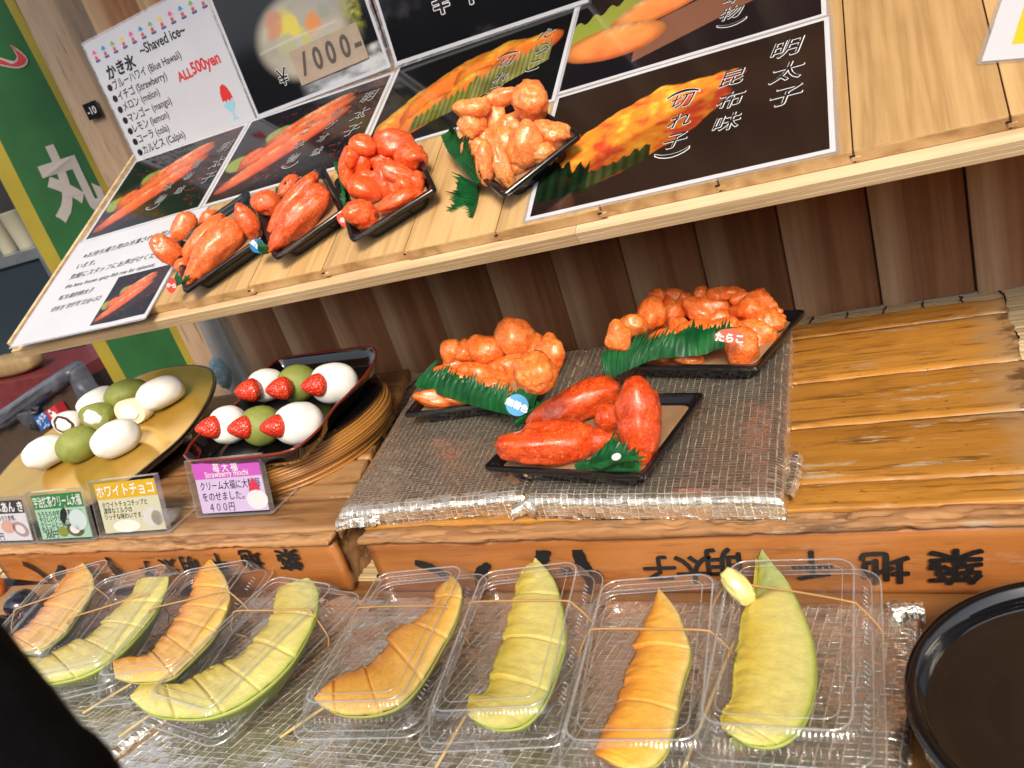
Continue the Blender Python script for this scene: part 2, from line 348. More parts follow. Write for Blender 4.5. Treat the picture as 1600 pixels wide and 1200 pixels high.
def clear(name, k0=.055, white=.02, ribs=None, rough=.05, bump=.25):
    t = NT(name); v = t.co()
    h = t.math('ADD', t.noise(v, 38., 2., .5), t.math('MULTIPLY', t.noise(v, 160., 3., .6), .28))
    if ribs:
        wv = t.n('TexWave', 'Fac', {'bands_direction': ribs}, Vector=v, Scale=62., Distortion=0.)
        h = t.math('ADD', t.math('MULTIPLY', h, .7), t.math('MULTIPLY', t.math('MULTIPLY', wv, t.ramp(t.noise(v, 30., 1.), [(.42, (0, 0, 0)), (.5, (1, 1, 1))])), .5))
    n = t.bump(h, bump, .004)
    geo = t.n('NewGeometry', None); dot = t.math('ABSOLUTE', t.n('VectorMath', 'Value', {'operation': 'DOT_PRODUCT'}, i0=n, i1=geo.outputs['Incoming']))
    fr = t.math('ADD', .035, t.math('MULTIPLY', t.math('POWER', t.math('SUBTRACT', 1., dot), 5.), .75))
    gl = t.n('BsdfGlossy', 0, None, Color=(1, 1, 1, 1), Roughness=rough, Normal=n)
    tr = t.n('BsdfTransparent', 0, None, Color=(.975, .978, .98, 1))
    df = t.n('BsdfDiffuse', 0, None, Color=(.85, .87, .9, 1))
    a = t.n('MixShader', 0, None, i0=t.math('ADD', t.math('MULTIPLY', fr, .9), max(0., k0 - .035)), i1=tr, i2=gl)
    lw = t.n('LayerWeight', 'Facing', None, Blend=.35)
    b = t.n('MixShader', 0, None, i0=t.math('ADD', white, t.math('MULTIPLY', lw, white * 2.5)), i1=a, i2=df)
    t.t.links.new(b, t.o.inputs[0]); return t.m
M['clear'] = clear('clear_plastic', .044, .003, None, .04, .6)
M['clear_wall'] = clear('clear_ribbed_plastic', .075, .018, None, .06, .5)
M['clear_rim'] = clear('clear_plastic_rim', .26, .09, None, .06, .5)
M['acrylic'] = clear('clear_acrylic', .04, .0, None, .02, .02)
M['acrylic_edge'] = clear('acrylic_edge', .10, .06, None, .12, .05)
def print_mat(name, rough=.28, coat=.0):
    t = NT(name); a = t.n('VertexColor', 0, {'layer_name': 'Col'}); t.P(Base_Color=a, Roughness=rough, Coat_Weight=coat, Coat_Roughness=.05, Specular_IOR_Level=.5); return t.m
M['print'] = print_mat('laminated_print', .10)
M['print_matt'] = print_mat('printed_card', .35)
M['vcol_flesh'] = None
M['paper'] = mottled('laminated_white_paper', (.56, .57, .63), (.60, .61, .67), 12., .10)
M['paper_matt'] = plain('white_card', (.78, .78, .80), .4)
M['ink'] = plain('black_ink', (.012, .012, .016), .25)
M['ink_faint'] = plain('grey_ink', (.12, .12, .14), .3)
M['ink_white'] = plain('white_ink', (.80, .80, .82), .25)
M['ink_red'] = plain('red_ink', (.62, .035, .035), .25)
M['brush'] = mottled('brushed_black_ink', (.006, .006, .007), (.016, .014, .014), 300., .45)
M['cardboard'] = mottled('cardboard', (.36, .29, .22), (.42, .34, .26), 60., .8, .1, 200.)
M['marker'] = plain('grey_marker', (.09, .075, .065), .6)
for nm, c in dict(pink=(.72, .10, .38), blue=(.02, .30, .60), green=(.20, .45, .09), yellow=(.80, .58, .06), navy=(.03, .10, .32)).items(): M['ink_' + nm] = plain(nm + '_ink', c, .3)
def mochi(name, c, c2, rough=.6):
    t = NT(name); v = t.co(); t.P(Base_Color=t.ramp(t.noise(v, 70., 5.), [(.35, c), (.7, c2)]), Roughness=rough, Subsurface_Weight=.3, Subsurface_Radius=(.008, .006, .004), Subsurface_Scale=.6,
        Normal=t.bump(t.noise(v, 260., 4.), .12, .0006)); return t.m
M['mochi_white'] = mochi('white_mochi', (.80, .78, .75), (.85, .83, .81))
M['mochi_green'] = mochi('matcha_mochi', (.21, .245, .045), (.28, .315, .075))
M['mochi_choco'] = mochi('cream_mochi', (.80, .70, .47), (.86, .77, .56))
M['cream'] = mochi('whipped_cream', (.84, .84, .84), (.9, .9, .9), .45)
M['bean'] = mottled('red_bean_paste', (.035, .014, .018), (.12, .055, .065), 420., .5, .6, 500.)
M['matcha_paste'] = mottled('matcha_paste', (.20, .24, .06), (.30, .34, .12), 300., .6, .3, 400.)
def berry():
    t = NT('strawberry_skin'); v = t.co(); vo = t.n('TexVoronoi', 'Distance', None, Vector=v, Scale=330.)
    seed = t.ramp(vo, [(.10, (1, 1, 1)), (.22, (0, 0, 0))])
    t.P(Base_Color=t.mix(seed, t.ramp(t.noise(v, 60., 3.), [(.3, (.55, .022, .010)), (.7, (.70, .045, .016))]), (.80, .42, .09)), Roughness=.26, Subsurface_Weight=.2, Subsurface_Radius=(.005, .001, .0006), Subsurface_Scale=.5,
        Normal=t.bump(t.math('MULTIPLY', vo, 1.), .9, .0016), Coat_Weight=.3); return t.m
M['berry'] = berry()
def melon(name, spec=.35):
    t = NT(name); a = t.n('VertexColor', 0, {'layer_name': 'Col'}); v = t.co()
    c = t.mix(1., a, t.ramp(t.noise(v, 110., 5., .65), [(.25, (.86, .84, .78)), (.6, (1, 1, 1)), (.85, (1.08, 1.08, 1.04))]), 'MULTIPLY')
    t.P(Base_Color=c, Roughness=.18, Subsurface_Weight=.5, Subsurface_Radius=(.012, .007, .002), Subsurface_Scale=.7, Normal=t.bump(t.math('ADD', t.noise(v, 90., 5.), t.math('MULTIPLY', t.noise(v, 420., 3.), .7)), .42, .0015), Coat_Weight=.5, Coat_Roughness=.08)
    return t.m
M['melon'] = melon('melon_flesh')
def rind():
    t = NT('netted_rind'); a = t.n('VertexColor', 0, {'layer_name': 'Col'}); v = t.co()
    vo = t.n('TexVoronoi', 'Distance', {'feature': 'DISTANCE_TO_EDGE'}, Vector=v, Scale=160.)
    c = t.mix(t.math('MULTIPLY', t.ramp(vo, [(.0, (1, 1, 1)), (.12, (0, 0, 0))]), .3), a, (.32, .34, .16)); t.P(Base_Color=c, Roughness=.45, Normal=t.bump(vo, .3, .001)); return t.m
M['rind'] = rind()
M['stick'] = mottled('bamboo_skewer', (.52, .36, .14), (.66, .48, .22), 90., .5)
M['band'] = plain('rubber_band', (.60, .34, .12), .4, Transmission_Weight=.2)
M['fleece'] = mottled('black_jacket_cloth', (.0012, .0012, .0015), (.003, .003, .0035), 200., 1., .5, 500., Specular_IOR_Level=.1)
M['string'] = plain('black_thread', (.008, .008, .009), .8)
M['metal'] = mottled('brushed_metal', (.40, .44, .48), (.52, .56, .60), 20., .3, Metallic=.9)
M['dark_glass'] = plain('dark_showcase_glass', (.022, .032, .042), .08)
M['black_void'] = mottled('dark_stall_wall', (.004, .004, .005), (.010, .010, .012), 3., .8)
M['asphalt'] = mottled('asphalt', (.14, .135, .13), (.19, .18, .17), 25., .9, .4, 300.)
M['canvas'] = mottled('added_awning_canvas', (.55, .47, .36), (.62, .53, .41), 5., .8)
M['plaster'] = mottled('added_wall_plaster', (.07, .065, .06), (.12, .11, .10), 2., .85)
M['red_box'] = mottled('red_painted_box', (.10, .012, .014), (.16, .022, .026), 20., .4)
M['bread'] = mottled('tan_log', (.22, .14, .06), (.30, .20, .09), 30., .6)
M['bagfilm'] = mottled('grey_plastic_bag', (.045, .047, .06), (.10, .105, .13), 22., .35, .3, 40.)
M['brown_box'] = mottled('brown_carton', (.045, .027, .016), (.065, .04, .023), 10., .7)
M['cup'] = plain('cream_cup', (.34, .32, .24), .5)
M['wave_cloth'] = mottled('blue_wave_cloth', (.10, .34, .46), (.55, .70, .74), 160., .7)
M['eggplant'] = mottled('dark_glossy_skin', (.008, .008, .012), (.02, .018, .03), 30., .08, Coat_Weight=.6)
M['carrot'] = mottled('orange_slice', (.55, .14, .03), (.66, .24, .06), 50., .35)
# ------------------------------------------------------------------ the place: ground, added street wall and awning, plank wall, counter
W0 = Fr((0, 0, 0), (1, 0, 0), (0, 1, 0))
def sheet(name, mat, x0, x1, y0, y1, z, kind='structure'):
    o = mk(name, W0.p([(x0, y0, z), (x1, y0, z), (x1, y1, z), (x0, y1, z)]), [(0, 1, 2, 3)], mat); return tag(o, kind=kind)
sheet('ground', M['asphalt'], -40, 40, -40, 40, -.95)
V, F = boxVF(W0, -14, 14, -4.4, -4.2, -.95, 1.5); tag(mk('added_street_wall', V, F, M['plaster'], smooth=False), kind='structure')  # unseen wall added behind the camera to block the low sky
V, F = boxVF(W0, -1.25, 3.2, .15, 1.45, 1.45, 1.48); tag(mk('added_awning', V, F, M['canvas']), kind='structure')  # unseen awning, added and trimmed to cut sky light from above

WALL_Y, PITCH, SEAM0 = 1.20, .1178, -1.117
wall = thing('plank_wall', 'dark brown cedar plank wall with pale bevelled edges behind the shelf', 'wall', (-.3, WALL_Y, -.08))
A, B = Acc(), Acc()
for i in range(-1, 17):
    x = SEAM0 + i * PITCH; j = .0015 * RNG.randn()
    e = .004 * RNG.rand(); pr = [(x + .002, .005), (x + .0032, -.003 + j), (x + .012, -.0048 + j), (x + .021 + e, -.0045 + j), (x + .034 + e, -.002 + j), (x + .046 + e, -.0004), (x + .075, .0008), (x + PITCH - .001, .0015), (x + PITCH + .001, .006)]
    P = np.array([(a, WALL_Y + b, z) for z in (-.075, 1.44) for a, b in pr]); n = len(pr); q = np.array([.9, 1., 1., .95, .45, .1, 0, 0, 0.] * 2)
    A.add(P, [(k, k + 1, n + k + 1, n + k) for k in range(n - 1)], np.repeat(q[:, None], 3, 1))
V, F = boxVF(W0, SEAM0 - PITCH, SEAM0 + 17 * PITCH, WALL_Y + .007, WALL_Y + .03, -.075, 1.44)
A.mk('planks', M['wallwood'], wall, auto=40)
mk('backing', V, F, M['black_void'], wall, smooth=False)

post = thing('wooden_post', 'weathered pale wooden post with dark scorch marks beside the green banner', 'post', (-1.37, 1.27, -.9))
V, F = loft([np.c_[rrect(.092, .07, .008) + [-1.396, 1.285], np.full(24, z)] for z in (-.9, 1.44)]); mk('shaft', V, F, M['postwood'], post, auto=40)
A = Acc(); q = py_(146, 172, 1.243); fr = Fr(q, (1, 0, 0), (0, 0, 1)); V, F = polyVF(fr, rrect(.036, .030, .002), 0, .004); mk('number_plate', V, F, M['black_plastic'], post, auto=30)
POSTPLATE = Fr(fr.at(0, 0, .0045), fr.x, fr.y)

counter = thing('stall_counter', 'brown wooden stall counter under the trays and boards', 'counter', (-.5, .7, -.95))
V, F = boxVF(W0, -1.75, .75, .16, 1.192, -.10, -.076); mk('counter_top', V, F, M['counter'], counter, smooth=False)
V, F = boxVF(W0, -1.73, .73, .19, 1.19, -.94, -.101); mk('cabinet', V, F, M['oldboard'], counter, smooth=False)

# bamboo mat behind and beside the boards
mat = thing('bamboo_mat', 'thin slatted bamboo mat with black thread lying on the counter behind the boards', 'mat', (-.4, 1.1, -.075))
A = Acc(); a6 = np.linspace(0, math.pi, 5)
for k, y in enumerate(np.arange(.604, 1.188, .0042)):
    rr = .0018 + .0004 * RNG.rand(); x0, x1 = -1.5 + .006 * RNG.randn(), .40 + .006 * RNG.randn(); xs = np.linspace(x0, x1, 9); dy = .0006 * RNG.randn(9); zz = .0004 * RNG.randn(9)
    P = np.array([(x, y + d + rr * math.cos(t), -.0745 + q + rr * 1.3 * math.sin(t)) for x, d, q in zip(xs, dy, zz) for t in a6])
    A.add(P, gridF(5, 9))
A.mk('slats', M['bamboo'], mat)
A = Acc()
for x in np.arange(-1.40, .40, .048):
    ys = np.arange(.604, 1.19, .0042); P = np.c_[x + .004 * np.sin(ys * 55 + x * 9) + .0012 * RNG.randn(len(ys)), ys, -.0712 + .0010 * np.sin(np.arange(len(ys)) * math.pi)]
    V, F = tubeVF(P, .0010, 5); A.add(V, F)
A.mk('thread', M['string'], mat)

# ------------------------------------------------------------------ the sloping display shelf
TH = math.radians(27)
SH = Fr((0, .766, .2515), (1, 0, 0), (0, math.cos(TH), math.sin(TH)))
shelf = thing('display_shelf', 'pale pine shelf of tongue and groove planks sloping down towards the front', 'shelf', mat=SH.mat())
A, B, C_ = Acc(), Acc(), Acc()
seams = [-1.20]
xs0 = SH.px(392, 437)[0]; xs1 = SH.px(502, 404)[0]; pit = .115
seams = [xs0 + pit * k for k in range(-3, 12)]
for k in range(len(seams) - 1):
    a, b = max(seams[k], -1.205) + .0007, min(seams[k + 1], .62) - .0007
    if b - a < .01: continue
    e = .0015 * RNG.randn() - .004
    V, F = loft([SH.p(lift(rrect(b - a, .47, .0012, 2) + [(a + b) / 2, e + .235], z)) for z in (-.0135, -.0015, -.0005)] + [SH.p(lift(rrect(b - a - .002, .468, .001, 2) + [(a + b) / 2, e + .235], .0))]); A.add(V, F)
    V, F = boxVF(SH, a + .0004, b - .0004, e - .0006, e + .01, -.0132, -.0012); B.add(V, F)
    V, F = boxVF(SH, b - .001, b + .006, e - .0016, e + .01, -.0105, -.0066); B.add(V, F)
    V, F = boxVF(SH, b - .0025, b + .0018, e - .0012, e - .0003, -.0064, -.0045); C_.add(V, F)
A.mk('planks', M['pine'], shelf, auto=40); B.mk('plank_ends', M['pine_end'], shelf, smooth=False); C_.mk('groove_shadow_gap', M['string'], shelf, smooth=False)
A = Acc()
for a, b in ((-1.213, -.30), (-.2995, .62)):
    ln = b - a; L = [np.array([(q, y, z) for y, z in ((-.018, -.0142), (.028, -.0142), (.028, -.031), (-.016, -.031), (-.018, -.029), (-.018, -.0245), (-.0172, -.0240), (-.018, -.0235), (-.018, -.0195), (-.0173, -.0190), (-.018, -.0185))]) for q in (a, b)]
    V, F = loft([SH.p(l) for l in L]); A.add(V, F)
A.mk('front_rail', M['ply'], shelf, smooth=False)
for x in (-1.19, -.62, .1, .55):
    V, F = boxVF(SH, x - .012, x + .012, .03, .45, -.045, -.0142); mk('bearer', V, F, M['ply'], shelf, smooth=False)
V, F = boxVF(SH, -1.207, -1.20, -.014, .47, -.031, .0); mk('end_strip', V, F, M['ply'], shelf, smooth=False)

# ------------------------------------------------------------------ the two wooden boards (upturned trays)
def plank(fr, x0, x1, y0, y1, z0, z1, seed, rad=.004, jag=.004, wob=.0012, nx=90, na=26, erode=.0012):
    """a worn plank along x; x0/x1 may be functions of y"""
    fx0 = x0 if callable(x0) else (lambda y: x0); fx1 = x1 if callable(x1) else (lambda y: x1)
    sec = resample(np.vstack([rrect(y1 - y0, z1 - z0, rad, 4), rrect(y1 - y0, z1 - z0, rad, 4)[:1]]), na + 1)[:-1] + [(y0 + y1) / 2, (z0 + z1) / 2]
    jg0 = jag * fbm(np.c_[sec * 130, np.full(na, seed * 1.7)], seed); jg1 = jag * fbm(np.c_[sec * 130, np.full(na, seed * 2.9)], seed + 3)
    L = []
    for i in range(nx):
        t = i / (nx - 1); x = np.array([fx0(y) + j0 + (fx1(y) + j1 - fx0(y) - j0) * t for y, j0, j1 in zip(sec[:, 0], jg0, jg1)])
        q = np.c_[x * 14, sec[:, 0] * 60, sec[:, 1] * 60]; d = wob * fbm(q, seed, 3) - erode * np.clip(fbm(np.c_[x * 50, sec * 160], seed + 9, 3), 0, 1) * 2
        c = np.array([(y0 + y1) / 2, (z0 + z1) / 2]); nrm = sec - c; nrm[:, 1] *= 2.5; nrm /= np.linalg.norm(nrm, axis=1)[:, None] + 1e-9
        P = sec + nrm * d[:, None]; L.append(fr.p(np.c_[x, P]))
    return loft(L)
rb = thing('wooden_board', 'amber varnished wooden board with scuffed right end under the foil trays', 'board', (-.25, .79, -.075))
edgeL = lambda y: -.562 - .33 * (y - .585)
seam_y = sorted([.5 * (pz(a, b)[1] + pz(c, d)[1]) for a, b, c, d in ((1234, 529, 1522, 492), (1228, 601, 1547, 564), (1225, 670, 1569, 640), (1300, 757, 1590, 732))])
ys = [.602] + seam_y + [1.002]
A = Acc()
for k in range(len(ys) - 1):
    V, F = plank(W0, edgeL, .0765 + .0012 * RNG.randn(), ys[k] + .0009, ys[k + 1] - .0009, -.018, .0 - .0005 * RNG.rand(), 20 + k, .0012, .004, .0008, 160, 30, .0010); A.add(V, F)
A.mk('planks', M['board'], rb)
A = Acc(); V, F = plank(W0, .0585, .0745, .60, 1.0, -.040, -.0185, 51, .002, .002, .0014, 24, 60, .0022); A.add(V, F)
A.mk('end_cleat', M['cleat'], rb)
A = Acc(); V, F = plank(W0, -.563, .075, .578, .602, -.0095, -.0004, 61, .006, .006, .0026, 200, 34, .0034); A.add(V, F); A.mk('worn_front_edge', M['board_worn'], rb)
A = Acc(); V, F = plank(W0, -.558, .072, .584, .598, -.0755, -.0100, 62, .002, .003, .0002, 60, 26, .0001); A.add(V, F)
A.mk('front_rail', M['board_face'], rb)
for x in (-.557, .058): V, F = boxVF(W0, x, x + .014, .600, .984, -.0755, -.019); mk('side_rail', V, F, M['oldboard'], rb, smooth=False)
V, F = boxVF(W0, -.68, .07, .985, .999, -.0755, -.019); mk('back_rail', V, F, M['oldboard'], rb, smooth=False)
lb = thing('wooden_board', 'weathered brown wooden board under the sweets and price cards', 'board', (-1.0, .8, -.075))
edgeR = lambda y: -.600 - .335 * (y - .585)
ys = [.602, .668, .757, .829, .908, 1.045]; A = Acc()
for k in range(5):
    V, F = plank(W0, -1.228, edgeR, ys[k] + .0004, ys[k + 1] - .0004, -.018, -.0008 * RNG.rand(), 80 + k, .003, .004, .0016, 130, 26, .0016); A.add(V, F)
A.mk('planks', M['oldboard'], lb)
A = Acc(); V, F = plank(W0, -1.228, -.603, .579, .602, -.0095, -.0008, 91, .005, .005, .0026, 200, 34, .003); A.add(V, F); A.mk('worn_front_edge', M['oldboard'], lb)
A = Acc(); V, F = plank(W0, -1.224, -.606, .585, .598, -.0755, -.0100, 92, .002, .003, .0002, 60, 26, .0001); A.add(V, F); A.mk('front_rail', M['board_face'], lb)
for a_, b_ in ((-.625, -.611), (-1.222, -1.208)):
    V, F = boxVF(W0, a_, b_, .6, 1.02, -.0755, -.019); mk('side_rail', V, F, M['oldboard'], lb, smooth=False)

# ------------------------------------------------------------------ foil wrapped panels
def foil_panel(name, label, quad, top, h, mat, seed, rim=.011, nu=150, nv=110, crumple=.0012, group=None):
    q = [np.asarray(p, float) for p in quad]      # bl br tr tl
    w = .5 * (np.linalg.norm(q[1] - q[0]) + np.linalg.norm(q[2] - q[3])); d = .5 * (np.linalg.norm(q[3] - q[0]) + np.linalg.norm(q[2] - q[1]))
    def fold(n, L):
        s = np.linspace(-h, L + h, n); ext = .0
        x = np.clip(s, 0, L); over = np.maximum(np.maximum(-s, s - L), 0)
        edge = np.minimum(s, L - s); soft = np.clip((rim - edge) / rim, 0, 1) ** 2 * rim * .5
        return s, x / L, np.minimum(over, h) + soft
    su, fu, du = fold(nu, w); sv, fv, dv = fold(nv, d)
    U, Vv = np.meshgrid(fu, fv); dz = np.minimum(np.maximum(du[None], dv[:, None]) + .25 * np.minimum(du[None], dv[:, None]), h)
    P = ((1 - U) * (1 - Vv))[..., None] * q[0] + (U * (1 - Vv))[..., None] * q[1] + (U * Vv)[..., None] * q[2] + ((1 - U) * Vv)[..., None] * q[3]
    SU, SV = np.meshgrid(su, sv); P2 = np.dstack([P, top - dz]).reshape(-1, 3)
    nz = np.stack([SU.ravel() * 60, SV.ravel() * 60, np.full(SU.size, seed * 3.3)], 1)
    edge = np.exp(-np.minimum(np.minimum(SU, w - SU), np.minimum(SV, d - SV)).ravel().clip(0) / .008)
    n1 = fbm(nz, seed, 3); n2 = fbm(nz * 3.2, seed + 5, 3); n3 = fbm(nz * .35, seed + 8, 2)
    P2[:, 2] += n3 * .0012 + n1 * .0004 + edge * crumple * (1.2 * n2 + n1) * 1.3
    out = unit(V3(0, -1, 0)); P2[:, 1] -= edge * crumple * 1.8 * (np.abs(n2)) * (SV.ravel() < .004); P2[:, 0] += edge * crumple * 1.6 * n2
    c = P2[:, :2].mean(0); t = thing(name, label, 'foil panel', (c[0], c[1], top - h), group)
    mk('foil_cover', P2, gridF(nu, nv), mat, t, uv=np.stack([SU.ravel(), SV.ravel()], 1))
    return t
fpL = foil_panel('foil_panel', 'silver foil covered panel at the left, under the chunky roe with the blue sticker', [(-.596, .601), (-.372, .617), (-.414, .976), (-.668, .935)], .0220, .0220, M['foil'], 3, rim=.013, crumple=.0009)
fpR = foil_panel('foil_panel', 'silver foil covered panel beside the bare amber wood, under the deep red roe tray', [(-.368, .606), (-.122, .588), (-.144, .938), (-.410, .970)], .0240, .0240, M['foil'], 5, rim=.013, crumple=.0009)
# folded flap at the right edge of that panel and the crumpled corners
def crumple_strip(name, parent, P, wdt, up, mat, seed, n=40, m=10):
    P = resample(P, n); T = unit(P[-1] - P[0]); S = np.cross(T, up); L = []
    for j in range(m):
        a = j / (m - 1) * math.pi; L.append(P + (S * math.cos(a) * wdt)[None] + (np.asarray(up) * math.sin(a) * wdt * 1.1)[None])
    V = np.stack(L, 1).reshape(-1, 3); q = V * 110; V = V + np.stack([fbm(q, seed + k, 3) for k in range(3)], 1) * wdt * .45
    s = np.linalg.norm(np.diff(P, axis=0), axis=1).sum(); uv = np.stack(np.meshgrid(np.linspace(0, wdt * 3, m), np.linspace(0, s, n)), -1).reshape(-1, 2)
    return mk(name, V, gridF(m, n), mat, parent, uv=uv)
crumple_strip('folded_flap', fpR, [pz(1228, 783, .006), pz(1240, 740, .006), pz(1242, 718, .006)], .0075, V3(0, 0, 1), M['foil'], 31)
crumple_strip('crumpled_corner', fpL, [pz(529, 822, .004), pz(560, 818, .004), pz(600, 812, .004)], .0085, V3(0, 0, 1), M['foil'], 33)
crumple_strip('crumpled_corner', fpR, [pz(806, 800, .006), pz(826, 790, .010), pz(842, 800, .006)], .009, V3(0, -.3, .95), M['foil'], 35)
FT = -.060
fmL = foil_panel('foil_panel', 'silver foil covered panel at the front left, under the two leftmost melon packs', [(-1.05, .30), (-.745, .30), (-.622, .566), (-.98, .566)], FT - .002, .013, M['foil_front'], 7, nu=110, nv=90, crumple=.0014)
fmR = foil_panel('foil_panel', 'long silver foil covered panel under the melon packs at the front', [(-.735, .28), (-.052, .30), (-.030, .560), (-.610, .566)], FT, .015, M['foil_front'], 9, nu=220, nv=100, crumple=.0014)
crumple_strip('folded_flap', fmR, [pz(1395, 962, -.056), pz(1430, 955, -.056), pz(1444, 962, -.058)], .009, V3(0, 0, 1), M['foil_front'], 37)
# ------------------------------------------------------------------ lettering
_gl = {}
def glyphs(s, off=0., shear=0., space=1.):
    k = (s, round(off, 4), shear, space)
    if k not in _gl:
        c = bpy.data.curves.new('t', 'FONT'); c.body = s; c.size = 1.; c.offset = off; c.shear = shear; c.space_character = space; c.align_x = 'CENTER'; c.align_y = 'CENTER'; c.resolution_u = 3
        o = bpy.data.objects.new('t', c); COL.objects.link(o); dg = bpy.context.evaluated_depsgraph_get(); dg.update()
        me = bpy.data.meshes.new_from_object(o.evaluated_get(dg)); V = np.array([v.co[:] for v in me.vertices]).reshape(-1, 3); F = [list(p.vertices) for p in me.polygons]
        bpy.data.objects.remove(o); bpy.data.curves.remove(c); bpy.data.meshes.remove(me)
        if len(V): V[:, 1] -= .5 * (V[:, 1].max() + V[:, 1].min()) if any(ord(q) > 0x2fff for q in s) else .0
        _gl[k] = (V, F)
    return _gl[k]
def put(acc, fr, u, v, size, s, off=0., shear=0., rot=0., z=.0004, sx=1., left=False, wave=None, space=1.):
    """lettering centred on (u, v) of a frame (or starting there)"""
    V, F = glyphs(s, off, shear, space)
    if not len(V): return
    P = V[:, :2] * size * np.array([sx, 1.])
    if left: P = P - [P[:, 0].min(), 0]
    c, q = math.cos(rot), math.sin(rot); P = P @ np.array([[c, q], [-q, c]]) + [u, v]
    zz = np.full(len(P), z) + (wave(P[:, 0], P[:, 1]) if wave else 0)
    acc.add(fr.p(np.c_[P, zz]), F)
def column(accs, fr, pts, size, txt, wave=None, shear=.25, sx=1.05):
    """brush lettering: black strokes with a white outline, one character per point"""
    for (u, v), ch in zip(pts, txt):
        if ch in '︵︶':
            for acc, o_, z_ in ((accs[0], .030, .0009), (accs[1], .004, .0013)): put(acc, fr, u, v, size * 1.5, '(', o_, 0, -math.pi / 2 if ch == '︵' else math.pi / 2, z=z_, wave=wave)
            continue
        for k in range(8): a_ = k * math.pi / 4; put(accs[0], fr, u + size * .026 * math.cos(a_), v + size * .026 * math.sin(a_), size, ch, 0., shear, z=.0008 + .00003 * k, sx=sx, wave=wave)
        put(accs[1], fr, u, v, size, ch, .0, shear, z=.0014, sx=sx, wave=wave)
def flat(acc, fr, P, z=.0003, wave=None, col=None):
    P = np.asarray(P, float); zz = np.full(len(P), z) + (wave(P[:, 0], P[:, 1]) if wave else 0); acc.add(fr.p(np.c_[P, zz]), [tuple(range(len(P)))], col)
def ell(cx, cy, a, b, n=24, rot=0.):
    t = np.arange(n) * 2 * math.pi / n; c, s = math.cos(rot), math.sin(rot); x, y = a * np.cos(t), b * np.sin(t); return np.c_[cx + x * c - y * s, cy + x * s + y * c]

# ------------------------------------------------------------------ printed pictures (colours printed on the sheet, one with a painted reflection)
def mixc(c, m, col): return c + m[..., None] * (np.asarray(col) - c)
def pic_base(U, V, col=(.006, .006, .007)): return np.zeros(U.shape + (3,)) + np.asarray(col)
def lobe(c, U, V, cx, cy, a, b, rot, c0, c1, c2, seed=1, asp=1.45, rough=.14, tip=0., fine=.5):
    """one photographed lobe of roe: bright ridge, darker edge, mottled"""
    x, y = (U - cx) * asp, V - cy; k, s = math.cos(rot), math.sin(rot); p, q = (x * k + y * s) / a, (-x * s + y * k) / b
    q = q / np.clip(1 - tip * p, .2, 2); d = np.sqrt(p * p + q * q) + rough * noise2(U * 9, V * 7, seed, 4)
    m = 1 - sst(.93, 1.0, d); t = np.clip(.5 + .45 * q + .35 * noise2(U * 14, V * 10, seed + 3, 4) + fine * .35 * noise2(U * 60, V * 45, seed + 4, 2), 0, 1)
    col = np.asarray(c0)[None, None] * (1 - t)[..., None] + np.asarray(c1)[None, None] * t[..., None]
    col = mixc(col, sst(.75, 1.0, t) * .8, c2); col = col * (1 - .55 * sst(.6, 1., d))[..., None]
    return mixc(c, m, col)
def leafpic(c, U, V, P, col, seed, teeth=60., asp=1.45):
    """printed green leaf strip: polyline base, ragged upper edge"""
    (x0, y0, h0), (x1, y1, h1) = P; t = np.clip((U - x0) / (x1 - x0), 0, 1); b = y0 + (y1 - y0) * t; h = h0 + (h1 - h0) * t
    z = np.abs(((U * teeth) % 1) - .5) * 1.1 + .45 * noise2(U * 30, V * 0, seed, 2); top = b + h * (1 - .45 * np.clip(z, 0, 1))
    m = ((U > x0) & (U < x1) & (V > b) & (V < top)).astype(float); st = .75 + .25 * np.sin(U * teeth * 2 * math.pi)
    return mixc(c, m, np.asarray(col) * st[..., None] * (.7 + .6 * np.clip(noise2(U * 8, V * 8, seed + 1), -.5, 1))[..., None])
Yl, Og, Rd, Pk = (.86, .52, .06), (.84, .26, .03), (.66, .07, .03), (.74, .26, .16)
def pic_konbu(U, V):
    c = pic_base(U, V, (.016, .010, .008)); c = mixc(c, np.clip(.5 + noise2(U * 3, V * 3, 5), 0, 1) * .25, (.06, .03, .02))
    ax = (U - .33) * 1.45; ay = V - .46; k, s = math.cos(.50), math.sin(.50); p, q = (ax * k + ay * s), (-ax * s + ay * k)
    n = noise2(U * 7, V * 6, 21, 4); d = np.sqrt((p / .62) ** 2 + (q / (.235 + .05 * p)) ** 2) + .24 * n; m = 1 - sst(.94, 1.0, d)
    lum = noise2(U * 13, V * 11, 22, 3); lum2 = noise2(U * 34, V * 28, 23, 3); t = np.clip(.42 + .55 * lum + .35 * lum2 + .5 * q, 0, 1)
    col = mixc(mixc(np.zeros(U.shape + (3,)) + np.array(Rd) * .9, sst(.15, .5, t), Og), sst(.5, .85, t), Yl); col *= (1 - .5 * sst(.1, -.2, q / .25))[..., None]
    c = mixc(c, m, col); c = leafpic(c, U, V, ((-.05, .10, .30), (.20, .10, .26)), (.012, .03, .012), 8, 22); return leafpic(c, U, V, ((.20, .12, .14), (.42, .24, .13)), (.05, .07, .02), 9, 26)
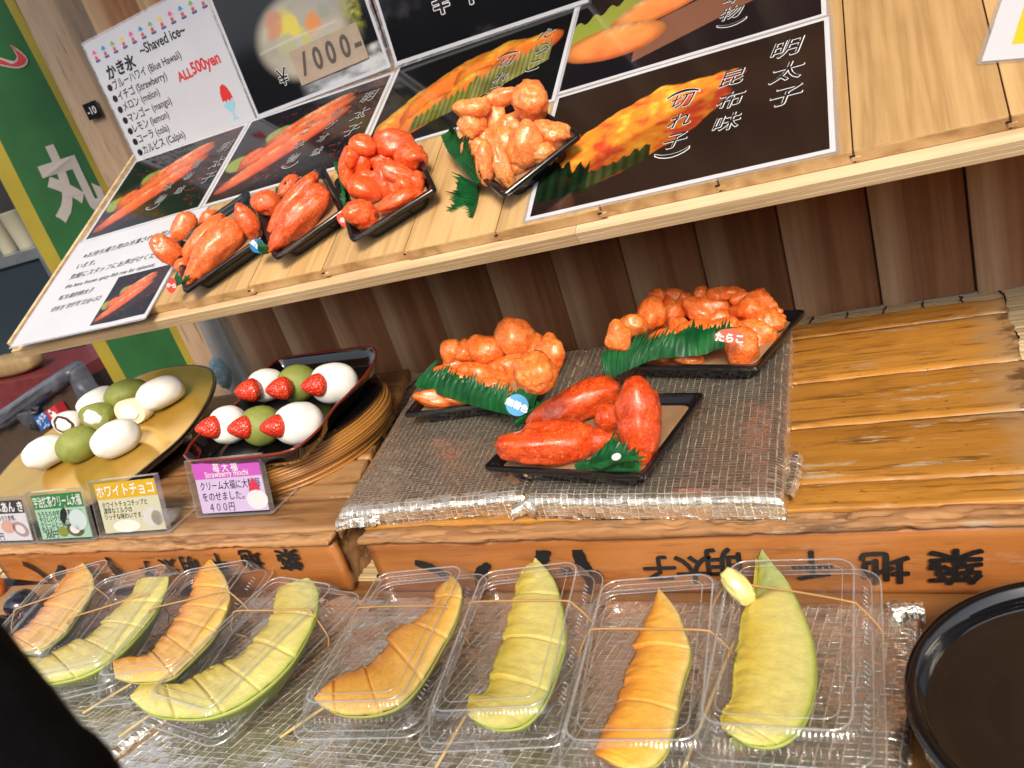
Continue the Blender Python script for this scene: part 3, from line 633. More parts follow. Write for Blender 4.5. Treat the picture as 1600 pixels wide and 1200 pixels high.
def pic_tarako(U, V):
    c = pic_base(U, V); base = .05 + .26 * U
    for cx, cy, a, b, r, s in ((.20, .30, .34, .20, .75, 1), (.40, .50, .44, .22, .62, 2), (.62, .62, .34, .20, .45, 3), (.80, .66, .26, .15, .25, 4), (.30, .26, .26, .13, .7, 6), (.52, .44, .26, .14, .6, 7)):
        c = lobe(c, U, V, cx, cy, a, b, r, Rd, Og, Yl, s, rough=.22)
    c = leafpic(c, U, V, ((.24, .10, .18), (.56, .24, .30)), (.24, .26, .05), 11, 34); return leafpic(c, U, V, ((.54, .23, .34), (.93, .46, .26)), (.34, .33, .10), 12, 40)
def pic_honmono(U, V):
    c = pic_base(U, V, (.008, .007, .010)); g = ((V > .42 + .55 * U) & (V < .66 + .62 * U + .03 * np.sin(U * 90)) & (U < .62)).astype(float); c = mixc(c, g, (.26, .30, .05))
    c = mixc(c, ((V > .08 + .55 * (U - .3)) & (V < .40 + .5 * (U - .3)) & (U > .3)).astype(float) * .6, (.30, .13, .08))
    for cx, cy, a, b, r, s in ((.66, .78, .40, .17, .42, 2), (.40, .62, .36, .16, .35, 3), (.20, .36, .34, .18, -.10, 4)):
        c = lobe(c, U, V, cx, cy, a, b, r, (.70, .16, .05), (.84, .36, .10), (.90, .66, .40), s, rough=.06, fine=.25)
    return c
def pic_mentai(U, V, dy=0., mul=1.):
    c = pic_base(U, V); c = mixc(c, ((V < .55 * U + .50) & (V > .55 * U - .1)).astype(float) * .5, (.05, .02, .015))
    for cx, cy, a, b, r in ((.10, .42, .10, .10, 0.), (.34, .66, .12, .09, .3)): c = mixc(c, 1 - sst(.8, 1.1, np.sqrt(((U - cx) / a) ** 2 + ((V - cy - dy) / b) ** 2) + .3 * noise2(U * 12, V * 12, 3)), (.22, .28, .06))
    for cx, cy, a, b, r, s in ((.52, .74, .42, .10, .42, 1), (.20, .44, .14, .12, .3, 5), (.46, .60, .60, .10, .48, 2), (.42, .42, .66, .11, .52, 3)):
        c = lobe(c, U, V, cx, cy + dy, a, b, r, (.50, .05, .03), (.84, .20, .06), (.94, .58, .34), s, rough=.10)
    sp = (noise2(U * 55, V * 50, 31, 2) > .36) & (noise2(U * 6, V * 6, 33) > 0); return mixc(c, sp * .5, (.30, .03, .02)) * mul
def pic_cup(U, V):
    V = V * 1.95
    c = pic_base(U, V, (.008, .009, .012)); hz = np.clip(.5 + noise2(U * 4, V * 4, 2), 0, 1)
    gl = (1 - sst(.75, 1.05, np.sqrt(((U - .52) / .36) ** 2 + ((V - .78) / .62) ** 2))) ; c = mixc(c, gl, (.50, .47, .38)); c = mixc(c, gl * hz * .6, (.26, .25, .23))
    for cx, cy, a, b, col, s in ((.46, .95, .10, .22, (.74, .62, .06), 1), (.62, .92, .07, .16, (.74, .25, .04), 2), (.36, 1.0, .08, .2, (.55, .24, .14), 3), (.54, .70, .05, .22, (.50, .52, .12), 4), (.72, 1.0, .05, .12, (.18, .36, .16), 6), (.40, .72, .06, .18, (.42, .44, .26), 5)):
        c = mixc(c, (1 - sst(.6, 1.1, np.sqrt(((U - cx) / a) ** 2 + ((V - cy) / b) ** 2) + .9 * noise2(U * 7, V * 4, s, 4))) * .85, col)
    c = mixc(c, np.exp(-((V - .80 + .25 * (U - .5) ** 2) / .012) ** 2) * (abs(U - .48) < .3) * .5, (.7, .7, .66))
    c = mixc(c, sst(.62, .72, U) * (1 - sst(.86, .95, U)) * sst(.35, .6, V) * .8 * hz, (.36, .33, .34)); c = mixc(c, sst(.80, .86, U) * sst(.5, .7, V) * (1 - sst(.93, .97, U)) * np.clip(.5 + 1.2 * noise2(U * 30, V * 22, 9), 0, 1), (.42, .44, .06))
    c = mixc(c, sst(.36, .46, U) * (1 - sst(.14, .2, V)) * np.clip(.75 + noise2(U * 9, V * 9, 12), 0, 1), (.56, .60, .66)); return mixc(c, sst(.86, .90, U) * (1 - sst(.3, .36, V)) * np.clip(.6 + noise2(U * 20, V * 14, 13), 0, 1), (.58, .60, .60))
def pic_dark_reflection(U, V): return mixc(pic_base(U, V, (.006, .006, .008)), sst(.1, .5, noise2(U * 6, V * 5, 4)) * (V < .75) * .5, (.10, .09, .11))  # grey-pink reflection painted into the black print
def picture(name, parent, fr, u0, u1, v0, v1, fn, nx, ny, mat, wave=None, z=.00025):
    U, Vv = np.meshgrid(np.linspace(0, 1, nx), np.linspace(0, 1, ny)); c = np.clip(fn(U, Vv), 0, 1)
    x, y = u0 + (u1 - u0) * U, v0 + (v1 - v0) * Vv; zz = np.full(x.shape, z) + (wave(x.ravel(), y.ravel()).reshape(x.shape) if wave else 0)
    return mk(name, fr.p(np.stack([x.ravel(), y.ravel(), zz.ravel()], 1)), gridF(nx, ny), mat, parent, cols=c.reshape(-1, 3))
def sheet_of(parent, fr, w, d, wave, mat, name='sheet', r=.004):
    """laminated sheet, half a millimetre thick, slightly wavy, with a clear rounded border"""
    nx, ny = 40, 30; U, Vv = np.meshgrid(np.linspace(0, w, nx), np.linspace(0, d, ny)); x, y = U.ravel(), Vv.ravel(); z = wave(x, y)
    top = fr.p(np.c_[x, y, z]); bot = fr.p(np.c_[x, y, z - .0005]); n = len(x); F = gridF(nx, ny); F = F + [tuple(i + n for i in f[::-1]) for f in F]
    e = [j for j in range(nx)] + [k * nx + nx - 1 for k in range(1, ny)] + [(ny - 1) * nx + j for j in range(nx - 2, -1, -1)] + [k * nx for k in range(ny - 2, 0, -1)]
    F += [(e[(i + 1) % len(e)], e[i], e[i] + n, e[(i + 1) % len(e)] + n) for i in range(len(e))]
    o = mk(name, np.r_[top, bot], F, mat, parent, auto=40)
    L = 0.0035; lp = rrect(w + 2 * L, d + 2 * L, r) + [w / 2, d / 2]; li = rrect(w - .001, d - .001, .001) + [w / 2, d / 2]
    P = np.r_[np.c_[lp, wave(lp[:, 0], lp[:, 1]) + .0001], np.c_[li, wave(li[:, 0], li[:, 1]) + .00012]]; m = len(lp)
    mk('clear_border', fr.p(P), gridF(m, 2, True), M['clear_rim'], parent, smooth=False); return o
def mkwave(seed, amp=.0006, sc=9., base=.0): return lambda x, y: base + amp * noise2(np.asarray(x) * sc, np.asarray(y) * sc, seed, 2)
def poster(label, fr, w, d, pic, seed, amp=.0007, base=.0012, nx=230, ny=160, mar=.005, group='laminated posters on the sloping shelf'):
    t = thing('poster', label, 'poster', mat=fr.mat(), group=group); wv = mkwave(seed, amp, 9., base); sheet_of(t, fr, w, d, wv, M['paper'])
    if pic: picture('picture', t, fr, mar, w - mar, mar, d - mar, pic, nx, ny, M['print'], wv)
    return t, wv
def brush_cols(t, fr, wv, cols, origin_h=.0012):
    a, b = Acc(), Acc()
    for pts, size, txt in cols: column((a, b), fr, [fr.px(x, y, origin_h)[:2] for x, y in pts], size, txt, wv)
    a.mk('white_outline', M['ink_white'], t, smooth=False); b.mk('lettering', M['ink'], t, smooth=False)

# bottom row, from the right
f = SH.moved(*SH.px(822, 348)[:2]); f = SH.moved(-.3515, -.001)
t, wv = poster('black poster of crumbly yellow-orange roe at the right end of the row, lettered 明太子 昆布味', f, .298, .205, pic_konbu, 41)
brush_cols(t, f, wv, [([(1225, 78), (1226, 114), (1224, 152)], .030, '明太子'), ([(1140, 124), (1138, 158), (1132, 193)], .026, '昆布味'), ([(1063, 160), (1060, 190), (1052, 222)], .024, '切れ子'), ([(1072, 144), (1046, 244)], .024, '︵︶')])
f = SH.moved(-.3535, .2065)
t, wv = poster('black poster of three smooth orange roe lobes above the crumbly roe poster', f, .298, .205, pic_honmono, 42)
brush_cols(t, f, wv, [([(1146, -3), (1140, 22)], .024, '本物'), ([(1140, 40)], .022, '︶')])
f = SH.moved(-.6325, .196)
t, wv = poster('black poster of roe with a printed green leaf strip, lettered たらこ', f, .281, .200, pic_tarako, 43)
brush_cols(t, f, wv, [([(852, 54), (846, 78), (832, 104)], .026, 'たらこ'), ([(790, 98), (782, 122), (770, 144)], .022, '切れ子'), ([(798, 84)], .022, '︵')])
f = SH.moved(-.9135, .187)
t, wv = poster('black poster of long red roe strips lettered カツオ, second from the left of the row', f, .277, .199, lambda U, V: pic_mentai(U, V), 44)
brush_cols(t, f, wv, [([(574, 152), (562, 178), (548, 204)], .026, '明太子'), ([(526, 178), (516, 196), (504, 216), (494, 238)], .019, 'カツオ味'), ([(484, 192), (477, 206), (468, 226), (457, 248)], .019, '一二本物'), ([(450, 261)], .02, '︶')])
f = SH.moved(-1.180, .186)
t, wv = poster('black poster of long red roe strips at the far left, reflecting the white menu', f, .262, .197, lambda U, V: pic_mentai(U, V, -.02), 45)
brush_cols(t, f, wv, [([(351, 230), (339, 254), (324, 278)], .025, '明太子'), ([(306, 258), (294, 276), (280, 298)], .018, '昆布味'), ([(262, 292), (250, 312)], .02, '本物'), ([(236, 326)], .02, '︶')])
# the white notice
f = SH.moved(-1.184, -.026)
t = thing('notice', 'white laminated notice with a small roe photo in its corner, at the shelf end', 'notice', mat=f.mat(), group='laminated posters on the sloping shelf')
NW, NH = .286, .210; wv = mkwave(46, .0011, 14., .0022); sheet_of(t, f, NW, NH, wv, M['paper'])
picture('picture', t, f, .170, .280, .008, .098, lambda U, V: pic_mentai(U, V, -.02), 80, 60, M['print'], wv)
a = Acc()
for v, s, u in ((.172, '※お持ち帰り用の冷凍された明太子がござ', .040), (.150, 'います。', .040), (.128, '気軽にスタッフにお声がけください。', .040), (.106, 'We have frozen spicy fish roe for takeout.', .044), (.084, '有冷凍的明太子', .046), (.062, '냉동된 명란젓 있습니다', .046)):
    put(a, f, u, v, .0135 if v > .11 else .0115, s, .004, .1, z=.0004, left=True, wave=wv)
a.mk('lettering', M['ink'], t, smooth=False)
# the yellow poster at the right end
b0, b1 = SH.px(1533, 99)[:2], SH.px(1566, 2)[:2]; f = SH.moved(b0[0], b0[1], 0, math.atan2(b1[1] - b0[1], b1[0] - b0[0]) - math.pi / 2)
t, wv = poster('white edged poster printed yellow at the right end of the shelf, alone on bare wood', f, .210, .150, lambda U, V: mixc(pic_base(U, V, (.80, .50, .035)), np.clip(noise2(U * 6, V * 6, 3), 0, 1) * .4, (.80, .58, .12)), 47, base=.002, nx=40, ny=30, mar=.019)

# upright sheets behind: shaved ice menu, cup poster, third poster (leaning on the wall)
LEAN = math.radians(2.5)
def upright(bl, br, seed):
    y = SH.at(0, .388, 0)[1]; p0, p1 = py_(*bl, y), py_(*br, y); return Fr(p0, p1 - p0, (0, math.sin(LEAN), math.cos(LEAN))), np.linalg.norm(p1 - p0)
f, w_ = upright((218, 259), (400, 186), 0)
t = thing('menu', 'white laminated shaved ice menu with rows of coloured ice cups and red price', 'menu', mat=f.mat()); wv = mkwave(51, .0009, 7., .0); HH = .205; sheet_of(t, f, w_, HH, wv, M['paper'])
bk, rd = Acc(), Acc(); cols12 = ['pink', 'blue', 'green', 'yellow'] * 3; ac = {k: Acc() for k in ('pink', 'blue', 'green', 'yellow', 'navy')}
for i in range(12):
    u = w_ * (.055 + .083 * i); v = HH * .895; s = .0062
    flat(ac[cols12[i]], f, np.array([(-1, 0), (-.3, .9), (.1, 1.25), (.5, .9), (1.1, .0), (.55, .35), (.05, -.1), (-.45, .35)])[::-1] * s + [u, v], wave=wv)
    flat(ac['navy'], f, np.array([(-.75, -1.9), (.75, -1.9), (.95, -1.4), (-.95, -1.4)]) * s + [u + .0012, v], wave=wv); put(rd, f, u + .0008, v - .0055, .0085, '氷', .03, wave=wv)
for ch, u in zip('かき氷', (.115, .20, .285)): put(bk, f, u * w_, HH * .735, .0235, ch, .035, .15, wave=wv)
put(bk, f, w_ * .40, HH * .775, .0215, '~Shaved ice~', .02, .05, left=True, wave=wv, sx=.9)
for i, s in enumerate(('ブルーハワイ (Blue Hawaii)', 'イチゴ (Strawberry)', 'メロン (melon)', 'マンゴー (mango)', 'レモン (lemon)', 'コーラ (cola)', 'カルピス (Calpis)')):
    v = HH * (.632 - .0895 * i); flat(bk, f, ell(w_ * .055, v, .0056, .0056), wave=wv); put(bk, f, w_ * .085, v, .0165, s, .008, 0, left=True, wave=wv, sx=.86)
put(rd, f, w_ * .585, HH * .485, .020, 'ALL', .035, left=True, wave=wv, sx=.95); put(rd, f, w_ * .705, HH * .50, .0245, '500yen', .03, left=True, wave=wv, sx=.88)
flat(rd, f, np.array([(-.9, 0), (-.5, .1), (-.25, -.2), (0, .15), (.3, -.2), (.55, .1), (.9, 0), (.85, .8), (.5, 1.7), (.1, 2.0), (-.4, 1.8), (-.8, 1.0)]) * .0125 + [w_ * .865, HH * .20], wave=wv)
gl = Acc(); P = np.array([(-.95, -.2), (-.9, -.7), (-.5, -1.25), (-.14, -1.45), (-.14, -2.1), (-.6, -2.3), (-.55, -2.45), (.55, -2.45), (.6, -2.3), (.14, -2.1), (.14, -1.45), (.5, -1.25), (.9, -.7), (.95, -.2)]); flat(gl, f, P * .0125 + [w_ * .865, HH * .20], wave=wv); gl.mk('glass_drawing', plain('pale_blue_ink', (.30, .56, .66), .3), t, smooth=False)
bk.mk('lettering', M['ink'], t, smooth=False); rd.mk('red_lettering', M['ink_red'], t, smooth=False)
for k, a in ac.items(): a.mk('cup_drawings', M['ink_' + k], t, smooth=False)

f, w_ = upright((402, 185), (611, 105), 0)
t, wv = poster('black poster of a frosted cup with a cardboard ¥1000- price taped on', f, w_, .205, pic_cup, 52, .0006, 0, 130, 100, group='upright posters along the wall')
f2 = f.moved(w_ * .40, .031, .0012, math.radians(1)); V, F = polyVF(f2, rrect(.128, .050, .001) + [.064, .014], 0, .0012); mk('price_label', V, F, M['cardboard'], t, auto=30)
a = Acc(); [put(a, f2, u, .014, .042, ch, .03, .12, z=.0015, sx=.8 if ch == '0' else 1) for u, ch in ((.018, '/'), (.044, '0'), (.069, '0'), (.096, '0'), (.118, '-'))]; a.mk('price_lettering', M['marker'], t, smooth=False)
a, b = Acc(), Acc(); q = f.px(443, 122)[:2]; column((a, b), f, [q], .034, '¥', wv, .05); a.mk('white_outline', M['ink_white'], t, smooth=False); b.mk('lettering', M['ink'], t, smooth=False)
f, w_ = upright((618, 103), (912, 6), 0)
t, wv = poster('plain black poster with an outlined yen sign, right of the cup poster', f, .297, .205, pic_dark_reflection, 53, .0006, 0, 70, 50, group='upright posters along the wall')
a, b = Acc(), Acc(); column((a, b), f, [f.px(688, 4)[:2], f.px(733, -12)[:2]], .048, '¥1', wv, .05); a.mk('white_outline', M['ink_white'], t, smooth=False); b.mk('lettering', M['ink'], t, smooth=False)
a = Acc(); put(a, POSTPLATE, .0, -.001, .019, '-10', .01); a.mk('number', M['ink_white'], post, smooth=False)

# brush writing on the board fronts (the boards stand upside down)
FB = Fr((0, .5838, -.075), (1, 0, 0), (0, 0, 1))
def stroke(acc, fr, P, wd, z=.0030):
    P = spline(np.array(P, float), 24); wd = np.interp(np.linspace(0, 1, 24), np.linspace(0, 1, len(wd)), wd); T = np.gradient(P, axis=0); Nn = np.c_[-T[:, 1], T[:, 0]]; Nn /= np.linalg.norm(Nn, axis=1)[:, None] + 1e-9
    wd = wd * (1 + .12 * RNG.randn(24)); a, b = P + Nn * wd[:, None], P - Nn * wd[:, None]; acc.add(fr.p(np.c_[np.r_[a, b], np.full(48, z)]), [(i, 24 + i, 25 + i, i + 1) for i in range(23)])
def fpx(x, y): return FB.inv(py_(x, y, .5838))[:2]
for x, y, ch, sz in ((1497, 882, '築', .036), (1386, 884, '地', .035), (1272, 880, '千', .032), (1134, 874, '明', .032), (1088, 886, '太', .032), (1034, 884, '子', .030)):
    a = Acc(); u, v = fpx(x, y); [put(a, FB, u + sz * .03 * math.cos(k * .785), v + sz * .03 * math.sin(k * .785), sz, ch, .0, .12, math.pi + .03, z=.0030 + .00003 * k, sx=1.1) for k in range(8)]; a.mk('brush_character', M['brush'], rb, smooth=False)
for P, wd in (([(650, 876), (674, 884), (702, 898)], [.004, .006, .004]), ([(766, 878), (754, 892), (752, 920), (748, 938)], [.003, .007, .005, .004]), ([(862, 859), (850, 866), (846, 884)], [.001, .008, .004]), ([(903, 856), (912, 880), (926, 900), (940, 892)], [.007, .007, .009, .004]), ([(880, 892), (890, 890), (897, 894)], [.006, .005, .003]), ([(925, 900), (922, 925)], [.004, .003])):
    a = Acc(); stroke(a, FB, [fpx(*p) for p in P], wd); a.mk('brush_stroke', M['brush'], rb, smooth=False)
for x, y, ch, sz in ((455, 872, '築', .032), (396, 872, '地', .031), (345, 876, '千', .029), (300, 880, '明', .029), (268, 884, '太', .028), (234, 886, '子', .027)):
    a = Acc(); u, v = fpx(x, y); [put(a, FB, u + sz * .028 * math.cos(k * .785), v + sz * .028 * math.sin(k * .785), sz, ch, .0, .12, math.pi + .02, z=.0030 + .00003 * k, sx=1.1) for k in range(8)]; a.mk('brush_character', M['brush'], lb, smooth=False)
for P, wd in (([(38, 878), (58, 888), (82, 906)], [.005, .005, .005]), ([(98, 882), (94, 896), (92, 904)], [.004, .006, .003]), ([(168, 868), (178, 884), (186, 892), (192, 898)], [.003, .006, .010, .009])): a = Acc(); stroke(a, FB, [fpx(*p) for p in P], wd); a.mk('brush_stroke', M['brush'], lb, smooth=False)
# ------------------------------------------------------------------ black trays of cod roe
RIGHT, UP, FWD = RW[:, 0], -RW[:, 1], RW[:, 2]
def black_tray(label, fr, w, d, h, group):
    """fr: origin at the centre of the base"""
    t = thing('food_tray', label, 'tray', mat=fr.mat(), group=group)
    q = lambda dw, r, z: fr.p(lift(rrect(w - dw, d - dw, r, 6), z))
    V, F = loft([q(.036, .010, .0002), q(.033, .011, .0012), q(.022, .012, h - .008), q(.012, .010, h - .006), q(.001, .006, h - .0055), q(0, .006, h - .004), q(0, .006, h - .0008), q(.0016, .006, h), q(.009, .007, h), q(.011, .008, h - .001), q(.013, .009, h - .003), q(.026, .012, h * .45), q(.034, .012, h * .30), q(.04, .010, h * .26)])
    mk('tray', V, F, M['black_plastic'], t, auto=35)
    V, F = loft([fr.p(lift(rrect(w - .032, d - .032, .010, 5), h * .28)), fr.p(lift(rrect(w - .022, d - .022, .011, 5), h * .62)), fr.p(lift(rrect(w - .026, d - .026, .010, 5), h * .66))]); mk('liner', V, F, M['liner'], t, auto=35)
    return t
def unit_rows_(A): return A / (np.linalg.norm(A, axis=1)[:, None] + 1e-9)
def support(E, n): return math.sqrt(sum((e @ n) ** 2 for e in E))
def blob_frame(fr, px, py, a, b, ang, c, floor, sink, h=None, lim=None):
    """axes of a lump whose silhouette has the given half sizes, resting on the floor of fr"""
    hh = floor + .01 if h is None else h
    for it in range(4):
        P = onpl(px, py, fr.o + fr.z * hh, fr.z); s = ((P - CAM) @ FWD) / FPX
        v = unit(P - CAM); r = unit(RIGHT - v * (RIGHT @ v)); u = np.cross(r, v)
        k, q = math.cos(math.radians(ang)), math.sin(math.radians(ang))
        E = [(r * k - u * q) * a * s, (-r * q - u * k) * b * s, v * c * s]
        if h is None: hh = floor + support(E, fr.z) * sink
    if lim is not None and h is None:
        for it in range(60):
            L = fr.inv(P)
            if lim[0] <= L[0] <= lim[1] and lim[2] <= L[1] <= lim[3]: break
            hh += .0015; P = onpl(px, py, fr.o + fr.z * hh, fr.z)
    return P, E
def blob(name, label, cat, group, mat, fr, px, py, a, b, ang=0, c=None, floor=.0, sink=.92, h=None, lim=None, taper=0., bend=0., lump=.1, fine=.03, seed=0, lev=4, sq=1., fold=0., freq=1.6, lobes=0, lobe_h=.55, crease=()):
    V, F = ico(lev); V = V.copy(); seed = seed or RNG.randint(1, 9999); c = c or min(a, b)
    P, E = blob_frame(fr, px, py, a, b, ang, c, floor, sink, h, lim)
    D = V.copy()
    if sq != 1.: V = np.sign(V) * np.abs(V) ** sq
    n1 = fbm(D * freq + seed, seed, 3); n2 = fbm(D * freq * 3.1 + seed, seed + 3, 3); n3 = np.abs(fbm(D * freq * 1.3 + 7 + seed, seed + 5, 3)); n4 = fbm(D * freq * 7 + seed, seed + 8, 2)
    if lobes:
        rs = np.random.RandomState(seed); K = unit_rows_(rs.randn(lobes, 3)); hk = .75 + .45 * rs.rand(lobes); wk = .10 + .22 * rs.rand(lobes)
        W_ = unit_rows_(D + .10 * np.stack([fbm(D * 2.2 + q, seed + q, 2) for q in (1, 2, 3)], 1)); Q = hk * np.exp(-(1 - W_ @ K.T) / wk); sm = np.log(np.exp(Q * 8).sum(1)) / 8
        rr_ = .72 + lobe_h * 1.15 * (sm - sm.min()); V = V * np.minimum(rr_ / rr_.mean() * .96, 1.16)[:, None]
    V = V * (1 + lump * n1 * 1.7 + fine * n2 * 1.6 + fine * .35 * n4 - fold * np.exp(-(n3 / .05) ** 2))[:, None]
    for x0 in crease: V = V * (1 - .10 * np.exp(-((D[:, 0] - x0 + .10 * n1 + .05 * D[:, 1]) / .035) ** 2) - .03 * np.exp(-((D[:, 0] - x0) / .16) ** 2))[:, None]
    k = 1 - taper * V[:, 0]; V[:, 1] *= k; V[:, 2] *= k; V[:, 1] += bend * (V[:, 0] ** 2 - .4)
    W = P + V[:, :1] * E[0] + V[:, 1:2] * E[1] + V[:, 2:3] * E[2]
    o = mk(name, W, F, mat, at=P); tag(o, label, cat, group); o['_c'] = 0; del o['_c']; return o, P, E

def leaf_strip(label, fr, base, tip, teeth, seed, thick=.0003, group='green plastic leaf dividers'):
    """base / tip: (px, py, height above fr) polylines; ragged teeth run from the base line to the tip line"""
    bp = spline([onpl(x, y, fr.o + fr.z * h, fr.z) for x, y, h in base], 60); tp = spline([onpl(x, y, fr.o + fr.z * h, fr.z) for x, y, h in tip], 60); rs = np.random.RandomState(seed)
    N = teeth * 2; t = np.linspace(0, 59, N * 3 + 1); B = np.stack([np.interp(t, range(60), bp[:, k]) for k in range(3)], 1); T = np.stack([np.interp(t, range(60), tp[:, k]) for k in range(3)], 1)
    ln = np.empty(len(t)); i = 0; big = .5 + .5 * np.abs(np.sin(np.linspace(0, teeth * .55, len(t)) + rs.rand() * 3))
    while i < len(t):
        n = rs.randint(3, 6); hi = (.66 + .34 * rs.rand()) * big[min(i + 1, len(t) - 1)] ** .6; lo = .50 + .15 * rs.rand()
        for k in range(n):
            if i + k < len(t): ln[i + k] = lo + (max(hi, lo) - lo) * (1 - abs(k - n * .6) / (n * .6 + .01)) if k < n else lo
        i += n
    m = 6; P = []
    nrm = unit(np.cross(B[-1] - B[0], T[len(T) // 2] - B[len(B) // 2]))
    for j in range(m):
        f = j / (m - 1); P.append(B + (T - B) * (ln * f)[:, None] + nrm * (.0050 * math.sin(f * 2.6) + .0006 * np.sin(t * 2.1))[:, None])
    P = np.array(P).reshape(-1, 3); nu = len(t); th = nrm * thick; V = np.r_[P, P - th]; F = gridF(nu, m); n = len(P); F = F + [tuple(q + n for q in f[::-1]) for f in F]
    e = list(range(nu)) + [k * nu + nu - 1 for k in range(1, m)] + [(m - 1) * nu + k for k in range(nu - 2, -1, -1)] + [k * nu for k in range(m - 2, 0, -1)]
    F += [(e[(i + 1) % len(e)], e[i], e[i] + n, e[(i + 1) % len(e)] + n) for i in range(len(e))]
    uv = np.stack(np.meshgrid(np.linspace(0, teeth * .9, nu), np.linspace(0, 1, m)), -1).reshape(-1, 2)
    o = thing('leaf_divider', label, 'leaf divider', tuple(B.mean(0)), group); mk('leaf', V, F, M['leaf'], o, uv=np.r_[uv, uv], auto=50); return o
def sticker(parent, fr, px, py, h, a, b, rot, col, text, size, outline=None, name='sticker'):
    """a small printed sticker facing the shopper"""
    P = onpl(px, py, fr.o + fr.z * h, fr.z); v = unit(CAM - P); r = unit(RIGHT - v * (RIGHT @ v)); u = np.cross(v, r); s = ((P - CAM) @ FWD) / FPX
    k, q = math.cos(rot), math.sin(rot); f = Fr(P, r * k + u * q, -r * q + u * k); E = ell(0, 0, a * s, b * s, 40) if outline is None else np.array(outline) * [a * s, b * s]
    V, F = polyVF(f, E, 0, .0007); o = mk(name, V, F, plain('sticker_' + name + str(px), col, .3), parent, auto=30)
    if text:
        A = Acc(); put(A, f, 0, 0, size * s, text, .04, 0, z=.0010); A.mk('sticker_lettering', M['ink_white'], o, smooth=False)
    return o

def tray_frame(base, bl, ex, w, d, z): e = unit(ex); q = Fr((0, 0, 0), e, np.cross(base.z, e)); c = np.asarray(bl) + q.x * w / 2 + q.y * d / 2; return Fr(c + base.z * z, q.x, q.y)
def shelf_tray(label, bx, ang, w, d):
    b = SH.px(*bx, .024)[:2]; r = math.radians(ang); ex = SH.x * math.cos(r) + SH.y * math.sin(r); o = SH.at(b[0], b[1], 0); return tray_frame(SH, o, ex, w, d, .0006)
G7 = 'black trays of cod roe'
BZ = W0
fA = tray_frame(W0, V3(-.413, .627, .0242), V3(.176, -.034, 0), .181, .152, .0006)
fB = tray_frame(W0, V3(-.592, .772, .0224), V3(.180, .010, 0), .181, .140, .0006)
fC = tray_frame(W0, V3(-.322, .833, .0242), V3(.159, -.045, 0), .168, .142, .0006)
f1 = shelf_tray('', (288, 459), 36, .122, .134); f2 = shelf_tray('', (429, 407), 36, .104, .134); f3 = shelf_tray('', (549, 379), 30, .112, .142); f4 = shelf_tray('', (786, 309), 42, .104, .144)
black_tray('black tray of deep red roe sacs at the front of the foil panels', fA, .181, .152, .024, G7)
black_tray('black tray of chunky roe with the blue sticker, left on the foil', fB, .181, .140, .024, G7)
black_tray('black tray of chunky roe with the orange oval sticker, back right on the foil', fC, .168, .142, .024, G7)
black_tray('leftmost black tray on the sloping shelf, holding smooth pale roe sacs', f1, .122, .134, .026, G7)
black_tray('black tray of speckled roe sacs on the sloping shelf, with a blue drop shaped sticker', f2, .104, .134, .026, G7)
black_tray('black tray piled with red roe chunks on the sloping shelf', f3, .112, .142, .026, G7)
black_tray('rightmost black tray on the sloping shelf, piled with pale orange chunks', f4, .104, .144, .026, G7)

def sacs(fr, mat, items, floor=.014):
    for lab, px, py, a, b, ang, kw in items:
        k = dict(lump=.13, fine=.03, fold=.07, freq=1.5, floor=floor); k.update(kw); g = None
        blob('cod_roe_sac', lab, 'roe sac', 'whole sacs of cod roe', mat, fr, px, py, a, b, ang, **k)
sacs(f1, M['roe_pale'], [
    ('large smooth pale orange roe sac at the front of the leftmost shelf tray', 333, 393, 67, 25, -48, dict(taper=-.34, seed=301, lump=.09, c=22, crease=(-.72, .25))),
    ('long smooth roe sac tucked behind the large pale one', 319, 370, 47, 16, -47, dict(seed=302, lump=.05, c=20)),
    ('small roe tip at the back corner of the leftmost shelf tray', 326, 340, 17, 11, -35, dict(seed=303)),
    ('short stubby roe lump at the left edge of the leftmost shelf tray', 261, 391, 29, 19, 40, dict(seed=304, sq=.86, lump=.14)),
    ('short stubby roe lump standing up at the back of the leftmost shelf tray', 287, 357, 27, 18, -58, dict(seed=305, sq=.86, lump=.14)),
    ('small roe end peeping out beside the leaf of the leftmost shelf tray', 284, 414, 13, 10, -30, dict(seed=306))])
sacs(f2, M['roe_spiced'], [
    ('large speckled roe sac lying at the front of the second shelf tray', 465, 343, 70, 25, -47, dict(taper=-.28, seed=311, lump=.10, c=22, crease=(-.5, .4))),
    ('long speckled roe sac behind the large one in the second shelf tray', 457, 318, 62, 17, -50, dict(seed=312, lump=.06, c=20)),
    ('speckled roe tip at the back of the second shelf tray', 450, 291, 23, 13, -50, dict(seed=313)),
    ('speckled cylinder shaped roe piece at the left of the second shelf tray', 388, 347, 32, 15, 62, dict(seed=314, sq=.84)),
    ('round speckled roe lump beside the cylinder shaped piece', 417, 318, 24, 20, 10, dict(seed=315, lump=.12))])
sacs(fA, M['roe_red'], [
    ('long deep red roe sac along the front rim of the front tray', 866, 692, 99, 35, -4, dict(taper=.0, bend=-.10, seed=321, lump=.13, c=34, fold=.08, crease=(-.62, -.18, .66))),
    ('deep red roe sac slanting up at the back left of the front tray', 896, 634, 80, 30, -25, dict(seed=322, lump=.12, c=34, taper=-.22, crease=(-.3, .62))),
    ('upright tapering red roe sac at the right of the front tray', 999, 662, 70, 35, 86, dict(taper=.30, seed=323, lump=.10, c=32, crease=(.72, -.1))),
    ('small red roe piece wedged between the large sacs', 950, 652, 24, 22, 80, dict(seed=324)),
    ('little dark red roe end under the upright sac', 978, 724, 13, 9, 20, dict(seed=325))])
_p = [W for W in ()]
